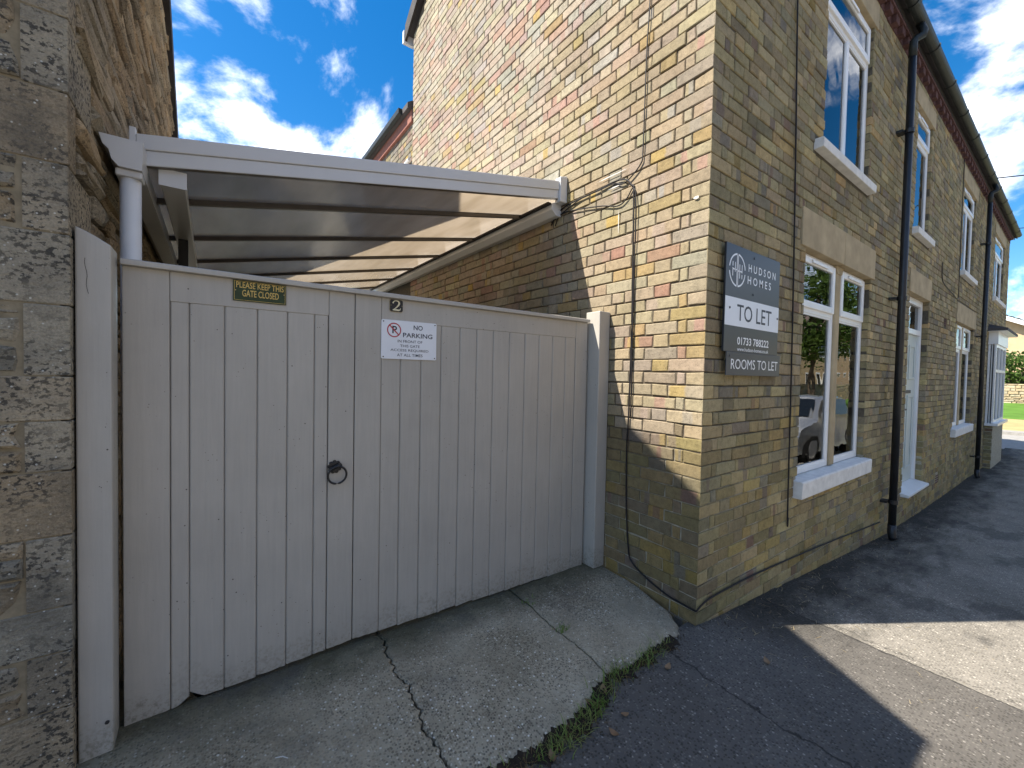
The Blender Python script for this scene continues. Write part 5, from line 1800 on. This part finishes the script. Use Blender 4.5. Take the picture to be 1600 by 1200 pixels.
# crumbs of soil and grit along the joint between ramp and pavement and at the wall foot
V, F = [], []
def crumb(x, y, z, s_):
    k0 = len(V)
    for q in ((-1, -1, 0), (1, -1, 0), (1, 1, 0), (-1, 1, 0), (-.5, -.5, 1), (.6, -.4, .9), (.5, .6, 1), (-.5, .5, .8)):
        V.append((x + q[0] * s_ * rg_.uniform(.6, 1.2), y + q[1] * s_ * rg_.uniform(.6, 1.2), z + q[2] * s_ * rg_.uniform(.6, 1.1)))
    F.extend([tuple(k0 + i for i in q) for q in ((4, 5, 6, 7), (0, 1, 5, 4), (1, 2, 6, 5), (2, 3, 7, 6), (3, 0, 4, 7))])
for _ in range(900):
    x = rg_.uniform(-1.6, -.1); y = y_edge(x) - abs(rg_.gauss(.0, .045))
    crumb(x, y, .0, rg_.uniform(.0012, .004))
for _ in range(1600):
    x = rg_.uniform(.02, 9) if rg_.random() < .5 else rg_.uniform(.02, 3.5); y = -abs(rg_.gauss(0, .10)) - .004
    crumb(x, y, zg(x) + .012 * y - .001, rg_.uniform(.0015, .0055))
tag(mk('grit', V, F, 'grit'), 'loose soil and grit along the wall foot and ramp edge', 'grit', kind='stuff')


V, F = [], []
for _ in range(260):
    x = rg_.uniform(.1, 6.5) if rg_.random() < .6 else rg_.uniform(.1, 2.5); y = -abs(rg_.gauss(0, .22)) - .01
    blade(x, y, zg(x) + .012 * y + .001, rg_.uniform(.004, .012), rg_.uniform(.015, .07), rg_.uniform(0, 6.28), rg_.uniform(.0010, .0032))
for _ in range(90):
    x, y = rg_.uniform(-1.6, 1.6), rg_.uniform(-1.1, -.1)
    blade(x, y, zg(x) + .012 * y + .001, rg_.uniform(.002, .006), rg_.uniform(.006, .03), rg_.uniform(0, 6.28), rg_.uniform(.0008, .002))
tag(mk('straw_litter', V, F, 'palestraw'), 'scattered pale straw and leaf scraps on the pavement', 'litter', kind='stuff')


def fallen(x, y, size, rz, label, tilt=.15):
    z = max(zg(x) + .012 * y, slab_z(x, y) if y > y_edge(x) and x < -.01 else -9) + .003
    n = 6
    vv, ff = [], []
    ca, sa = math.cos(rz), math.sin(rz)
    for i in range(n + 1):
        t = i / n
        w = size * .30 * math.sin(math.pi * min(1, t * 1.02)) ** .8 + .0004
        lift = size * (.18 * (t - .5) ** 2 * 4 + tilt * t)
        for q in (-1, 0, 1):
            lx, ly = (t - .5) * size, q * w
            vv.append((x + lx * ca - ly * sa, y + lx * sa + ly * ca, z + lift + (size * .10 if q else 0)))
    for i in range(n):
        for q in range(2):
            ff.append((i * 3 + q, i * 3 + q + 1, (i + 1) * 3 + q + 1, (i + 1) * 3 + q))
    o = mk('fallen_leaf', vv, ff, 'deadleaf', smooth=True)
    return tag(o, label, 'leaf', 'dead leaves on the ground')


fallen(.02, -.36, .045, .9, 'pale dead leaf lying alone on the dark pavement')
fallen(-.93, -.205, .042, 1.9, 'pale brown leaf beside the weeds on the pavement')
fallen(-1.195, -.145, .045, 1.2, 'curled orange leaf at the near end of the weeds')
fallen(-1.04, -.10, .035, .4, 'small brown leaf half hidden in the middle of the weeds')
fallen(-.90, -.055, .05, 2.2, 'brown leaf in the weeds against the concrete edge')
fallen(-.43, -.11, .045, .2, 'dark brown leaf on the pavement near the brick corner')
fallen(-1.86, .10, .035, 1.3, 'reddish leaf lying on the concrete ramp')
fallen(-.82, -.17, .035, 2.6, 'small dark leaf flat on the pavement beside the weeds', .02)
fallen(-.80, -.035, .05, .8, 'crumpled pale leaf where the slab joint meets the weeds')
tw = B().tube([(-2.02, .36, slab_z(-2.02, .36) + .004), (-2.0, .352, slab_z(-2.0, .352) + .006), (-1.985, .336, slab_z(-1.985, .336) + .004)], .0016, 6).mk('twig', 'filler')
tag(tw, 'tiny pale twig on the concrete ramp by the gate', 'twig')
